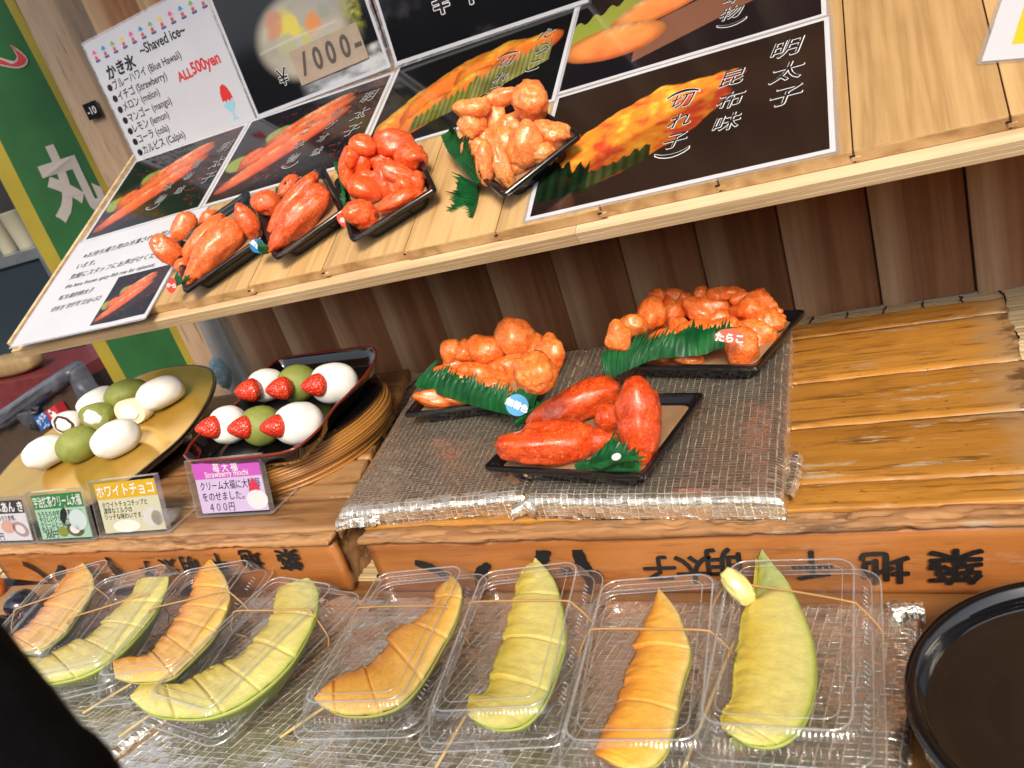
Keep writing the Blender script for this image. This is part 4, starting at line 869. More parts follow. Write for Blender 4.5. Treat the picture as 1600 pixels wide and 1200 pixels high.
def heap(fr, w, d, mat, label, items, floor, kw, group):
    lim = (-w * .40, w * .40, -d * .40, d * .30)
    for i, it in enumerate(items):
        px, py, a, b = it[:4]; ang = it[4] if len(it) > 4 else 0; k = dict(kw); k['seed'] = 500 + int(px * 7 + py) % 4000
        if len(it) > 5: k.update(it[5])
        blob('roe_chunk', label, 'roe chunk', group, mat, fr, px, py, a * 1.12, b * 1.12, ang, floor=floor, lim=lim, **k)
def core(fr, mat, label, group, spots, seed):
    for i, (u, v, wv, a) in enumerate(spots):
        q = fr.at(u, v, wv); c = RW.T @ (q - CAM); px, py = 800 + FPX * c[0] / c[2], 600 + FPX * c[1] / c[2]; s = c[2] / FPX
        blob('roe_chunk', label, 'roe chunk', group, mat, fr, px, py, a / s, a * .75 / s, 20 * i, h=wv, lump=.2, fine=.04, lobes=7, seed=seed + i)
L3 = 'glossy red roe chunk piled in the third tray from the left on the sloping shelf'; G3 = 'red roe chunks on the shelf'
SM = dict(lump=.07, fine=.018, fold=.05, lobes=4, lobe_h=.26)
heap(f3, .112, .142, M['roe_chunk_red'], L3, [(615, 224, 33, 19, -8), (564, 227, 19, 14, 10), (567, 250, 14, 20), (542, 264, 12, 24, 10, dict(lump=.16)), (590, 250, 16, 13), (640, 244, 23, 20, 0, dict(lump=.14, fine=.08)), (626, 272, 36, 15, 25, dict(lump=.07, lobes=3)), (600, 285, 13, 25, -15, dict(lump=.1)), (569, 295, 27, 20, 20), (622, 315, 36, 14, -24, dict(lump=.10, lobes=4)), (564, 334, 25, 22, 10, dict(fine=.1)), (652, 285, 12, 18), (548, 243, 12, 16)], .014, SM, G3)
core(f3, M['roe_chunk_red'], L3, G3, [(0, 0, .02, .026), (-.02, .03, .022, .022), (.02, -.03, .02, .022), (.015, .03, .022, .02)], 700)
L4 = 'pale orange roe chunk piled in the rightmost tray on the sloping shelf'; G4 = 'pale orange roe chunks on the shelf'
heap(f4, .104, .144, M['roe_chunk_orange'], L4, [(740, 170, 25, 14, -5), (784, 153, 26, 12, -15, dict(lump=.08)), (828, 157, 29, 25, 30, dict(fine=.1)), (772, 188, 14, 27, 15, dict(lump=.08)), (810, 186, 30, 13, -15, dict(lump=.06, lobes=3)), (738, 194, 19, 21, 0, dict(fine=.10, lump=.14, lobes=12)), (862, 209, 28, 19, 10, dict(fine=.10, lump=.14, lobes=12)), (792, 222, 21, 25, 0, dict(lump=.06, fold=.08)), (824, 230, 26, 34, 15, dict(lump=.08, fold=.05)), (736, 227, 14, 27, 10, dict(fine=.10, lump=.14, lobes=12)), (757, 258, 15, 33, -6, dict(lump=.06)), (788, 263, 13, 33, -20, dict(fine=.1)), (846, 240, 20, 17, 0, dict(fine=.1)), (806, 258, 14, 16)], .014, SM, G4)
core(f4, M['roe_chunk_orange'], L4, G4, [(0, 0, .02, .026), (-.02, .03, .022, .022), (.02, -.03, .02, .022), (.015, .03, .022, .02)], 720)
LB = 'orange roe chunk heaped in the tray with the blue sticker on the foil'; GB = 'roe chunks in the left tray on the foil'
KB = dict(lump=.09, fine=.024, fold=.04, lobes=6, lobe_h=.34)
heap(fB, .181, .140, M['roe_chunk_deep'], LB, [(702, 547, 15, 16), (725, 550, 21, 14, 0, dict(lump=.16)), (762, 548, 31, 20, 8, dict(lump=.08)), (811, 529, 29, 28, 20, dict(lump=.10)), (860, 550, 18, 19, -20), (839, 541, 15, 18, 0, dict(lump=.16)), (789, 574, 25, 15), (819, 564, 18, 17, 0, dict(fine=.14)), (836, 588, 25, 22, 0, dict(fine=.12)), (747, 579, 25, 16), (714, 569, 21, 13), (683, 584, 19, 11, -40), (680, 622, 36, 12, 6), (727, 626, 26, 9, 4), (775, 604, 24, 14), (722, 598, 24, 14)], .014, KB, GB)
core(fB, M['roe_chunk_deep'], LB, GB, [(0, 0, .022, .03), (-.045, .0, .02, .026), (.045, .01, .022, .026), (.0, .035, .028, .024)], 740)
LC = 'orange roe chunk heaped in the back right tray with the oval sticker'; GC = 'roe chunks in the back right tray on the foil'
heap(fC, .168, .142, M['roe_chunk_deep'], LC, [(1017, 489, 19, 27, 20), (1027, 461, 10, 10), (985, 510, 21, 17), (1048, 488, 23, 32), (1055, 461, 15, 10), (1073, 470, 13, 13), (1095, 458, 10, 10), (1107, 484, 35, 26, 20, dict(lump=.08)), (1122, 460, 17, 10), (1154, 466, 12, 11), (1138, 458, 15, 9), (1176, 483, 29, 25, 0, dict(fine=.14)), (1194, 505, 25, 19, -20, dict(fine=.12)), (1211, 492, 12, 9), (1158, 542, 27, 25), (1077, 558, 21, 12), (965, 527, 13, 17), (1037, 560, 14, 7), (1090, 525, 30, 20), (1040, 530, 26, 18), (1130, 515, 26, 20)], .014, KB, GC)
core(fC, M['roe_chunk_deep'], LC, GC, [(0, 0, .022, .03), (-.045, .01, .02, .026), (.045, .01, .022, .026), (.0, .035, .028, .026)], 760)

# leaves, stickers and the clove
l = leaf_strip('wide green leaf strip with a blue oval sticker across the left heap of roe', fB, [(648, 603, .040), (690, 618, .036), (740, 634, .032), (790, 647, .030), (834, 652, .028)], [(690, 556, .070), (715, 560, .068), (762, 578, .066), (806, 590, .062), (851, 586, .052)], 26, 3)
sticker(l, fB, 808, 633, .052, 18, 17, -.42, (.01, .27, .56), '無着色', 12.5)
l = leaf_strip('wide green leaf strip with an orange oval sticker across the back right heap of roe', fC, [(946, 592, .022), (966, 586, .026), (994, 573, .030), (1028, 561, .032), (1095, 555, .034), (1122, 546, .034), (1157, 546, .032)], [(938, 530, .058), (975, 517, .062), (1026, 500, .064), (1060, 498, .064), (1092, 488, .064), (1132, 490, .060), (1170, 500, .054)], 30, 5)
ov = ell(0, 0, 1, 1, 40); ov[:, 1] = np.where(ov[:, 1] < 0, ov[:, 1] * .55, ov[:, 1] * 1.0)
sticker(l, fC, 1140, 528, .062, 23, 14, -.10, (.60, .055, .004), 'たらこ', 15, ov)
leaf_strip('narrow green leaf behind the left sac of the front roe tray', fA, [(805, 668, .030), (830, 650, .032), (860, 632, .034)], [(800, 655, .036), (826, 634, .040), (852, 620, .042)], 5, 7)
leaf_strip('small spiky green leaf between the sacs of the front roe tray', fA, [(922, 728, .030), (950, 730, .030), (990, 732, .030)], [(940, 690, .050), (974, 664, .062), (1004, 700, .05)], 9, 9)
leaf_strip('long thin green blade lying over the tip of the upright sac', fA, [(925, 728, .034), (945, 720, .040), (970, 712, .046)], [(965, 716, .05), (985, 706, .052), (1018, 709, .052)], 4, 10)
o, P, E = blob('garlic_clove', 'pale garlic clove beside the spiky leaf in the front tray', 'garlic clove', None, M['cream'], fA, 963, 714, 8, 6, -20, h=.048, lump=.05, fine=.0, lev=3)
leaf_strip('dark green leaf lying along the front rim of the front roe tray', fA, [(900, 734, .026), (940, 736, .026), (1000, 738, .026)], [(906, 716, .034), (950, 708, .036), (1010, 716, .036)], 8, 21)
l = leaf_strip('small spiky green leaf with a red sticker at the tip of the leftmost shelf tray', f1, [(266, 452, .020), (272, 448, .022), (280, 440, .024)], [(276, 412, .042), (290, 420, .042), (304, 428, .040)], 4, 12)
sticker(l, f1, 268, 446, .030, 7, 12, -.1, (.58, .05, .03), 'から', 7.5)
l = leaf_strip('small green leaf with a blue drop shaped sticker on the second shelf tray', f2, [(410, 398, .020), (420, 396, .022), (427, 392, .024)], [(402, 366, .040), (408, 368, .042), (414, 376, .040)], 4, 14)
dr = np.array([(math.cos(t) * (1.0 if math.cos(t) < 0 else 1.15), math.sin(t) * (1 - .45 * max(0, math.cos(t)))) for t in np.linspace(0, 2 * math.pi, 36)[:-1]])
sticker(l, f2, 403, 385, .030, 13, 11, -.7, (.008, .20, .52), '無着色', 8.5, dr)
leaf_strip('thin green leaf tip at the back of the second shelf tray', f2, [(424, 304, .024), (434, 298, .024), (444, 292, .024)], [(434, 282, .040), (440, 284, .04), (452, 272, .038)], 4, 15)
l = leaf_strip('curved green leaf with a red and white sticker left of the red chunks', f3, [(545, 342, .022), (540, 318, .024), (534, 292, .026), (530, 262, .028)], [(530, 330, .030), (527, 304, .034), (522, 272, .038), (512, 248, .040)], 9, 16)
sticker(l, f3, 535, 344, .026, 7, 12, .55, (.66, .07, .03), '辛', 9)
leaf_strip('broad green leaf tucked along the left side of the pale orange chunk tray', f4, [(744, 288, .022), (722, 262, .024), (700, 236, .026), (689, 212, .030)], [(748, 262, .046), (736, 222, .050), (722, 200, .052), (706, 190, .050)], 12, 18)
leaf_strip('shiny green leaf strip lying on bare shelf before the pale orange chunks', SH, [(746, 286, .010), (746, 308, .006), (743, 324, .004), (738, 340, .002)], [(700, 262, .016), (688, 292, .008), (684, 308, .006), (684, 326, .003)], 13, 20)
# ------------------------------------------------------------------ gold plate, lacquer tray, sweets
PT = Fr((-1.10, .80, .050), (1, 0, 0), (0, math.cos(math.radians(9)), math.sin(math.radians(9))))
def outline(fr, pts, h, n): P = np.array([fr.px(x, y, h)[:2] for x, y in pts]); P = np.vstack([P, P[:1]]); S = spline(P, n + 1)[:-1]; return S
def inset(P, d):
    T = np.roll(P, -1, 0) - np.roll(P, 1, 0); T /= np.linalg.norm(T, axis=1)[:, None]; N = np.c_[-T[:, 1], T[:, 0]]
    ar = .5 * np.sum(P[:, 0] * np.roll(P[:, 1], -1) - np.roll(P[:, 0], -1) * P[:, 1]); return P + N * (d if ar > 0 else -d)
def ccw(P): ar = .5 * np.sum(P[:, 0] * np.roll(P[:, 1], -1) - np.roll(P[:, 0], -1) * P[:, 1]); return P if ar > 0 else P[::-1]
gp = [(-20, 765), (35, 705), (110, 650), (165, 617), (215, 588), (260, 574), (300, 570), (328, 575), (337, 590), (331, 616), (312, 650), (282, 686), (242, 720), (196, 756), (136, 794), (70, 816), (-20, 822), (-64, 802)]
O = ccw(outline(PT, gp, 0, 96)); c = O.mean(0)
t = thing('gold_plate', 'large tilted gold plate with a black rim holding plain and cut mochi', 'plate', mat=PT.mat())
V, F = loft([PT.p(lift(inset(O, .030), -.016)), PT.p(lift(inset(O, .010), -.012)), PT.p(lift(inset(O, .001), -.005)), PT.p(lift(O, -.002)), PT.p(lift(O, .0005)), PT.p(lift(inset(O, .0025), .0012)), PT.p(lift(inset(O, .0045), .0004))], True, False); mk('rim', V, F, M['lacquer'], t, auto=40)
V, F = loft([PT.p(lift(inset(O, .0042), -.001)), PT.p(lift(inset(O, .0046), .0010)), PT.p(lift(inset(O, .012), .0002))]); mk('gold_surface', V, F, M['gold'], t, auto=30)
# stand under the plate
st = thing('plate_stand', 'brown lacquered round stand propping up the gold plate', 'stand', (-1.13, .80, 0)); L = []
for r, z in ((.088, .001), (.092, .006), (.072, .012)): L.append(np.c_[circ(r, 48, -1.14, .80), np.full(48, z)])
top = circ(.10, 48, -1.14, .80); zt = np.array([PT.o[2] + math.tan(math.radians(9)) * (y - PT.o[1]) - .0175 for y in top[:, 1]]); L.append(np.c_[top, zt - .006]); L.append(np.c_[top, zt]); V, F = loft(L); mk('stand', V, F, M['brown_lacquer'], st, auto=35)

GM = 'mochi on the gold plate'; QS = dict(floor=.0008, sink=.95, lump=.085, fine=.006, fold=0., lev=4, sq=.93, freq=.9)
for lab, m, px, py, a, b, ang in (
    ('white oval mochi at the back left of the gold plate', 'white', 152, 627, 31, 19, -32), ('matcha green mochi at the back of the gold plate, between two white ones', 'green', 197, 615, 34, 22, -22),
    ('white oval mochi at the back right of the gold plate, nearest the bare gold', 'choco', 251, 614, 36, 25, -26), ('white oval mochi at the front left of the gold plate', 'white', 72, 706, 33, 25, -30),
    ('matcha green mochi in the front row of the gold plate', 'green', 122, 694, 34, 26, -30), ('white oval mochi at the front right of the gold plate', 'choco', 181, 685, 39, 27, -30)):
    blob('mochi', lab, 'mochi', GM, M['mochi_' + m] if m != 'choco' else M['mochi_white'], PT, px, py, a, b, ang, c=b * 1.05, seed=900 + px, **QS)
def cut_mochi(label, px, py, a, b, ang, skin, ring, core, cut=-.35, tilt=.35):
    """a mochi sliced across its left end; the filling shows on the cut"""
    P, E = blob_frame(PT, px, py, a, b, ang, b, .0008, .95); V, F = ico(5); V = V.copy(); V = np.sign(V) * np.abs(V) ** .95
    n = unit([1., -.25, .75]); d = cut; g = V @ n; low = g < d; V[low] -= n * (g[low] - d)[:, None]; e1 = unit(np.cross(n, [0, 0, 1.])); e2 = np.cross(n, e1); R0 = math.sqrt(1 - d * d)
    W = lambda Q: P + Q[:, :1] * E[0] + Q[:, 1:2] * E[1] + Q[:, 2:3] * E[2]
    t = thing('cut_mochi', label, 'cut mochi', tuple(P), GM); mk('skin', W(V), F, M[skin], t, auto=45)
    for nm, mt, rr, dz, wob in (('filling', ring, .86, .05, .05), ('cream', core, .62, .12, .09)):
        if mt is None: continue
        L = []
        for k, s_ in ((rr * .9, -.02), (rr, dz * .6), (rr * .86, dz), (rr * .4, dz * 1.25)):
            a_ = np.arange(36) * 2 * math.pi / 36; rad = R0 * k * (1 + wob * np.sin(a_ * 3 + 1) + wob * .6 * np.sin(a_ * 7))
            L.append(W(n * (d - s_) + (rad * np.cos(a_))[:, None] * e1 + (rad * np.sin(a_))[:, None] * e2))
        V2, F2 = loft(L); mk(nm, V2, F2, M[mt], t, auto=60)
cut_mochi('cut white mochi showing red bean paste and cream, left of the middle row', 104, 661, 25, 18, -22, 'mochi_white', 'bean', 'cream', -.22)
cut_mochi('cut matcha mochi showing white cream, in the middle of the gold plate', 149, 650, 31, 20, -18, 'mochi_green', 'matcha_paste', 'cream', -.15)
cut_mochi('cut cream coloured mochi showing its pale filling, right of the middle row', 206, 643, 33, 21, -14, 'mochi_choco', None, 'cream', -.15)

# lacquer tray on a coiled bamboo stand
LS = Fr((-.815, .80, 0), (1, 0, 0), (0, 1, 0)); cx, cy = -.800, .800
t = thing('bamboo_stand', 'round coiled bamboo stand with a black lid under the strawberry mochi tray', 'stand', (cx, cy, 0)); A = Acc()
for k in range(13):
    z = .002 + .0035 * k; r = .134 - .004 * math.cos(k / 12 * math.pi) + .006 * math.sin(k / 12 * math.pi) + .0008 * RNG.randn(); r -= max(0, k - 8) * .0005
    a_ = np.arange(90) * 2 * math.pi / 90; P = np.c_[cx + r * np.cos(a_), cy + r * np.sin(a_), z + .0006 * np.sin(a_ * 3 + k)]
    S = []; [S.append(np.c_[P[:, 0] + .0024 * math.cos(q) * np.cos(a_), P[:, 1] + .0024 * math.cos(q) * np.sin(a_), P[:, 2] + .0022 * math.sin(q)]) for q in np.linspace(-1.7, 1.7, 5)]
    A.add(np.concatenate(S), gridF(90, 5, True))
A.mk('coil', M['coil'], t)
V, F = loft([np.c_[circ(r, 72, cx, cy), np.full(72, z)] for r, z in ((.125, .004), (.127, .046), (.136, .047), (.138, .050), (.136, .0525), (.120, .0510))]); mk('black_lid', V, F, M['lacquer'], t, auto=35)
LT = Fr((-.80, .80, .0545), (1, 0, 0), (0, math.cos(math.radians(3)), math.sin(math.radians(3))))
TH_ = .026
lp = [(285, 712), (305, 683), (363, 633), (376, 618), (396, 592), (418, 573), (444, 558), (512, 548), (572, 541), (588, 546), (588, 560), (570, 588), (548, 612), (526, 634), (502, 667), (473, 693), (447, 706), (407, 713), (340, 719), (296, 720)]
O = ccw(outline(LT, lp, TH_, 120)); t = thing('lacquer_tray', 'fan shaped black lacquer tray with a thin red rim holding strawberry mochi', 'tray', mat=LT.mat())
q = lambda d, z: LT.p(lift(inset(O, d), z))
V, F = loft([q(.022, .0), q(.016, .001), q(.006, .012), q(.002, TH_ - .003), q(.0012, TH_ - .001), q(.0042, TH_ - .001), q(.0085, .012), q(.016, .0045), q(.024, .003)]); mk('tray', V, F, M['lacquer'], t, auto=40)
V, F = loft([q(.0010, TH_ - .0016), q(.0006, TH_), q(.0018, TH_ + .0008), q(.0034, TH_ + .0006), q(.0042, TH_ - .0014)], False, False); mk('red_rim', V, F, M['red_lacquer'], t)
QS2 = dict(QS); QS2['floor'] = .0036; QS2['lump'] = .05; GS = 'strawberry mochi on the lacquer tray'
for lab, m, px, py, a, b, ang, bx, by in (
    ('white strawberry mochi at the back left of the lacquer tray', 'white', 416, 602, 30, 27, -14, 391, 610), ('matcha green strawberry mochi in the back row of the lacquer tray', 'green', 465, 599, 31, 28, -12, 440, 607),
    ('white strawberry mochi at the back right of the lacquer tray', 'white', 521, 598, 37, 32, -10, 495, 602), ('white strawberry mochi at the front left of the lacquer tray', 'white', 358, 665, 31, 30, -14, 331, 668),
    ('matcha green strawberry mochi in the front row of the lacquer tray', 'green', 408, 665, 34, 32, -16, 380, 668), ('white strawberry mochi at the front right of the lacquer tray', 'white', 466, 661, 38, 34, -12, 431, 666)):
    P, E = blob_frame(LT, px, py, a, b, ang, b, .0036, .95); t = thing('strawberry_mochi', lab, 'strawberry mochi', tuple(P), GS)
    V, F = ico(4); D = V.copy(); n = fbm(D * .9 + px, px, 3); V = np.sign(V) * np.abs(V) ** .93 * (1 + .10 * n)[:, None]
    dent = np.exp(-(((D - unit([-.85, -.1, -.5])) ** 2).sum(1)) / .25); V = V * (1 - .10 * dent)[:, None]
    mk('mochi', P + V[:, :1] * E[0] + V[:, 1:2] * E[1] + V[:, 2:3] * E[2], F, M['mochi_' + m], t)
    h = LT.inv(P)[2] + .004; Pb, Eb = blob_frame(LT, bx, by, 23, 19, -8, 19, 0, 1, h=h); Pb = Pb - unit(Pb - CAM) * .022
    V = ico(4)[0].copy(); k = np.clip(.93 + .30 * V[:, 0], .3, 1.04); V[:, 1] *= k; V[:, 2] *= k; V[:, 0] = np.where(V[:, 0] > 0, V[:, 0] * .78, V[:, 0] * 1.05)
    V = V * (1 + .04 * fbm(V * 2 + px, px + 1, 2))[:, None]
    mk('strawberry', Pb + V[:, :1] * Eb[0] + V[:, 1:2] * Eb[1] + V[:, 2:3] * Eb[2], ico(4)[1], M['berry'], t)

# ------------------------------------------------------------------ price cards in acrylic stands
def fit(tx, s, o): V, F = glyphs(tx, o); return (V[:, 0].max() - V[:, 0].min()) * s
def card(label, bl, br, tl, lean, head, headcol, paper, lines, extra, headtxt, foot=True, group='price cards in acrylic stands'):
    p0, p1 = pz(*bl, .002), pz(*br, .002); p1[1] = .5 * p1[1] + .5 * p0[1]; ex = unit(p1 - p0); back = np.cross(V3(0, 0, 1), ex); up = unit(V3(0, 0, 1) * math.cos(lean) + back * math.sin(lean)); f = Fr(p0, ex, up); w = np.linalg.norm(p1 - p0); h = f.px(*tl)[1]
    t = thing('price_card', label, 'price card', mat=f.mat(), group=group)
    for nm, z in (('front_pane', .0022), ('back_pane', -.0032)):
        V, F = polyVF(f, rrect(w, h, .0015, 3) + [w / 2, h / 2], z, z + .0010); mk(nm, V, F, M['acrylic'], t, auto=30)
    A = Acc()
    for q in ((0, .0014, 0, h), (w - .0014, w, 0, h), (0, w, h - .0012, h), (0, w, 0, .0014)):
        V, F = boxVF(f, q[0], q[1], q[2], q[3], -.0034, .0034); A.add(V, F)
    A.mk('edges', M['acrylic_edge'], t, smooth=False)
    if foot:
        g = Fr(p0 + V3(0, 0, .0002), ex, np.cross(V3(0, 0, 1), ex)); V, F = boxVF(g, 0, w, .0, .055, 0, .0014); mk('foot', V, F, M['acrylic'], t, smooth=False)
        A = Acc(); V, F = boxVF(g, w - .0012, w + .0003, .0, .0553, 0, .0018); A.add(V, F); V, F = boxVF(g, 0, w, .054, .0553, 0, .0018); A.add(V, F); A.mk('foot_edge', M['acrylic_edge'], t, smooth=False)
    m = .007; V, F = boxVF(f, m, w - m, .004, h - m * .8, -.0018, -.0010); mk('card', V, F, plain(head + '_card', paper, .4), t, smooth=False)
    hb = h - m * .8; hh = (hb - .004) * .32; V, F = boxVF(f, m, w - m, hb - hh, hb, -.0012, -.0006); mk('header_band', V, F, plain(head + '_band', headcol, .4), t, smooth=False)
    a = Acc()
    for u, v, s, tx, o in headtxt: put(a, f, w / 2 if fit(tx, s, o) > w * .84 else u * w, hb - hh * v, s, tx, o, 0, z=-.0002, sx=min(.95, w * .84 / fit(tx, s, o)))
    a.mk('header_lettering', M['ink_white'], t, smooth=False)
    a = Acc()
    for u, v, s, tx in lines: put(a, f, m + u * (w - 2 * m), .004 + v * (hb - hh - .004), s, tx, .0, .06, z=-.0005, left=True, sx=min(.9, (1 - u - .04) * (w - 2 * m) / fit(tx, s, .0)))
    a.mk('lettering', M['ink'], t, smooth=False)
    for nm, P, col in extra:
        a = Acc(); Q = np.array(P) * [w, h]; flat(a, f, Q, z=-.0006 + .0001 * len(nm) % .0004); a.mk(nm, plain(nm + '_print', col, .4), t, smooth=False)
    return t
E_ = lambda cx, cy, a, b, r=0.: ell(cx, cy, a, b, 24, r)
drop = np.array([(math.sin(t) * (.62 + .38 * math.cos(t * .5) ** 2) * (1 if True else 0), -math.cos(t)) for t in np.linspace(0, 2 * math.pi, 26)[:-1]]); drop[:, 0] *= np.where(drop[:, 1] > 0, 1 - .55 * drop[:, 1], 1)
card('pink and lilac price card reading Strawberry mochi with 400 yen', (311, 808), (428, 801), (298, 719), .30, 'lilac', (.56, .10, .52), (.62, .49, .76),
     [(.06, .80, .0125, 'クリーム大福に大粒苺'), (.06, .48, .0125, 'をのせました。'), (.14, .16, .0125, '４００円')],
     [('white_mochi_drawing', E_(.83, .24, .135, .165), (.76, .74, .78)), ('strawberry_drawing', drop * [.085, .17] + [.82, .44], (.62, .04, .09))], [(.5, .36, .0125, '苺 大 福', .015), (.5, .76, .0105, 'Strawberry mochi', .01)])
card('yellow headed price card for white chocolate mochi', (160, 839), (270, 828), (136, 752), .30, 'yellow', (.66, .40, .02), (.60, .58, .42),
     [(.06, .84, .0085, 'ホワイトチョコチップと'), (.06, .66, .0085, '濃厚なミルクの'), (.06, .48, .0085, 'リッチな味わいです。')],
     [('mochi_drawing', E_(.80, .28, .15, .17), (.62, .60, .60)), ('cocoa_drawing', E_(.86, .26, .08, .13), (.60, .52, .36)), ('cream_drawing', E_(.40, .16, .20, .11), (.78, .79, .74))], [(.42, .5, .0175, 'ホワイトチョコ', .018)])
card('green headed price card for matcha cream mochi with 300 yen', (62, 848), (152, 842), (36, 770), .28, 'green', (.035, .20, .06), (.34, .56, .42),
     [(.05, .84, .0085, 'もちもちの宇治抹茶あんに'), (.05, .66, .0085, 'やさしいクリーム'), (.05, .48, .0085, 'クリームと一緒に'), (.05, .32, .0085, '包みました'), (.09, .14, .0125, '300円')],
     [('cream_mochi_drawing', E_(.78, .40, .15, .20), (.56, .66, .70)), ('paste_drawing', E_(.69, .22, .15, .135, -.4), (.11, .10, .05)), ('filling_drawing', E_(.685, .225, .085, .085, -.4), (.72, .70, .72)), ('powder_drawing', E_(.47, .19, .085, .10), (.24, .27, .04)), ('whisk_drawing', E_(.55, .50, .06, .15, -.25), (.02, .03, .03)), ('bowl_drawing', E_(.60, .54, .028, .17, -.15), (.60, .58, .56))], [(.5, .5, .0165, '宇治抹茶クリーム大福', .012)])
card('dark headed price card cut off at the left edge, showing cut mochi', (-48, 851), (54, 850), (-72, 782), .28, 'dark', (.045, .04, .05), (.66, .66, .74),
     [(.50, .84, .0085, 'もっちり食感。'), (.50, .16, .0125, '円')], [('peach_drawing', E_(.66, .36, .10, .14), (.66, .36, .30)), ('paste_drawing', E_(.83, .30, .10, .17, .3), (.40, .28, .30)), ('filling_drawing', E_(.83, .30, .06, .10, .3), (.74, .68, .70))], [(.70, .5, .0165, 'つぶあん き', .03)])
# ------------------------------------------------------------------ melon slices in clear boxes
OFL = [(.0, (.86, .40, .07)), (.35, (.84, .33, .035)), (.75, (.84, .36, .05)), (.93, (.82, .50, .16)), (1., (.62, .55, .18))]
GFL = [(.0, (.72, .62, .12)), (.25, (.74, .66, .20)), (.65, (.75, .71, .32)), (.88, (.66, .70, .27)), (1., (.46, .60, .14))]
def ramp(t, st): return np.stack([np.interp(t, [s[0] for s in st], [s[1][k] for s in st]) for k in range(3)], 1)
ORF = [(0., (.76, .23, .015)), (.12, (.88, .33, .022)), (.40, (.95, .48, .065)), (.82, (.95, .56, .12)), (.95, (.90, .64, .22)), (1., (.55, .46, .12))]
GRF = [(0., (.74, .55, .06)), (.15, (.76, .58, .08)), (.45, (.80, .68, .20)), (.84, (.77, .70, .26)), (.95, (.64, .64, .19)), (1., (.38, .46, .07))]
def melon_slice(label, outer, inner, kind, cuts, tz, sc, og, seed, base=FT + .003, bare=0.):
    """outer / inner: pixel polylines of the rind edge and the scooped edge; laid on the plane of the cut face"""
    f = lambda p: pz(og[0] + p[0] * sc, og[1] + p[1] * sc, tz); n = 200; K = len(outer)
    O = spline([f(p) for p in outer], n); I = spline([f(p) for p in inner], n); t = np.linspace(0, 1, n); rs = np.random.RandomState(seed)
    seg = np.searchsorted(cuts, t); sh = rs.randn(len(cuts) + 1) * .06; dz = rs.randn(len(cuts) + 1) * .0010; near = np.min(np.abs(t[:, None] - np.array(cuts)[None]), 1) if len(cuts) else np.ones(n)
    I2 = I + (I - O) * sh[seg][:, None] * .6; ends = np.sin(np.clip(t, .015, .985) * math.pi) ** .5
    wv = (0, .04, .10, .18, .28, .38, .48, .58, .68, .77, .85, .91, .95, .975, 1.); rings = []; col = []
    wobI = 1 + .22 * fbm(np.c_[t * 26, t * 0 + seed, t * 0], seed, 3)
    H = tz - base; st = ORF if kind == 'orange' else GRF; down = V3(0, 0, -1)
    for s in (.96, .75, .5, .25, .1):                                    # the scooped inner side, sloping down under the flesh
        P = I2 + (O - I2) * (.30 * s ** 1.3) + down * (H * s * ends)[:, None]; P[:, 2] = np.maximum(P[:, 2], base); rings.append(P); col.append(ramp(np.full(n, .06), st) * .98)
    for a in wv:
        P = I2 + (O - I2) * a; P = P.copy(); bump = .0042 * math.sin(min(a / .5, 1.) * math.pi * .5) * math.cos(max(0, a - .5) * 2.6)
        P[:, 2] += bump * ends + dz[seg] * (1 - a) + .0016 * fbm(np.c_[t * 30, np.full(n, a * 9), np.full(n, seed)], seed + 2, 3) * (1 - .6 * a) - .0060 * np.exp(-(near / .0036) ** 2) * (1 - a * .75) - .0022 * np.exp(-((a - .02) / .08) ** 2)
        if a < .3: P += (I2 - O) / (np.linalg.norm(I2 - O, axis=1)[:, None] + 1e-6) * (.0028 * fbm(np.c_[t * 34, np.full(n, a * 5), np.full(n, seed)], seed + 6, 3) * (1 - a / .3) * ends)[:, None]
        rings.append(P); cc = ramp(np.full(n, a) + .10 * fbm(np.c_[t * 14, np.full(n, a * 4), np.full(n, seed)], seed + 4, 3) * (a < .8), st)
        if bare: w_ = sst(bare + .03, bare - .03, t)[:, None]; cc = cc * (1 - w_) + np.array([.50, .58, .20]) * w_; rings[-1][:, 2] -= w_[:, 0] * .006 * (1 - a)
        cc = cc * (1 - np.array([.05, .10, .2])[None] * np.exp(-(near / .005) ** 2)[:, None]) if a < .9 else cc
        col.append(cc)
    V = np.stack(rings, 1); m = V.shape[1]; F = gridF(m, n); P0 = V.reshape(-1, 3)
    ctr = V.mean((0, 1)); t_ = thing('melon_slice', label, 'melon slice', (ctr[0], ctr[1], base), 'melon slices in clear boxes')
    F = F + [tuple(range(m - 1, -1, -1)), tuple((n - 1) * m + k for k in range(m))]
    mk('flesh', P0, F, M['melon'], t_, cols=np.stack(col, 1).reshape(-1, 3))
    out = unit_rows(np.cross(np.gradient(O, axis=0), V3(0, 0, 1)[None])); mid = (O - I2); sgn = np.sign((out * mid).sum(1))[n // 2]; out = out * (sgn if sgn else 1)
    rr, cc = [], []; c0, c1, c2 = ((.42, .40, .09), (.10, .115, .022), (.14, .13, .05)) if kind == 'orange' else ((.42, .48, .10), (.20, .26, .035), (.24, .28, .07))
    for s, o_, cl in ((0., .0, c0), (.03, .0007, c0), (.08, .0008, c1), (.2, -.0025, c1), (.45, -.010, c1), (.75, -.019, c2), (1., -.028, c2)):
        P = O + out * (o_ * ends)[:, None] + down * (H * s * ends)[:, None] + V3(0, 0, .0004 if s == 0 else 0); P[:, 2] = np.maximum(P[:, 2], base); rr.append(P); cc.append(np.broadcast_to(np.array(cl), (n, 3)))
    P = I2 + (O - I2) * .35; P = P.copy(); P[:, 2] = np.maximum(P[:, 2] - H * ends, base); rr.append(P); cc.append(np.broadcast_to(np.array(c2), (n, 3)))
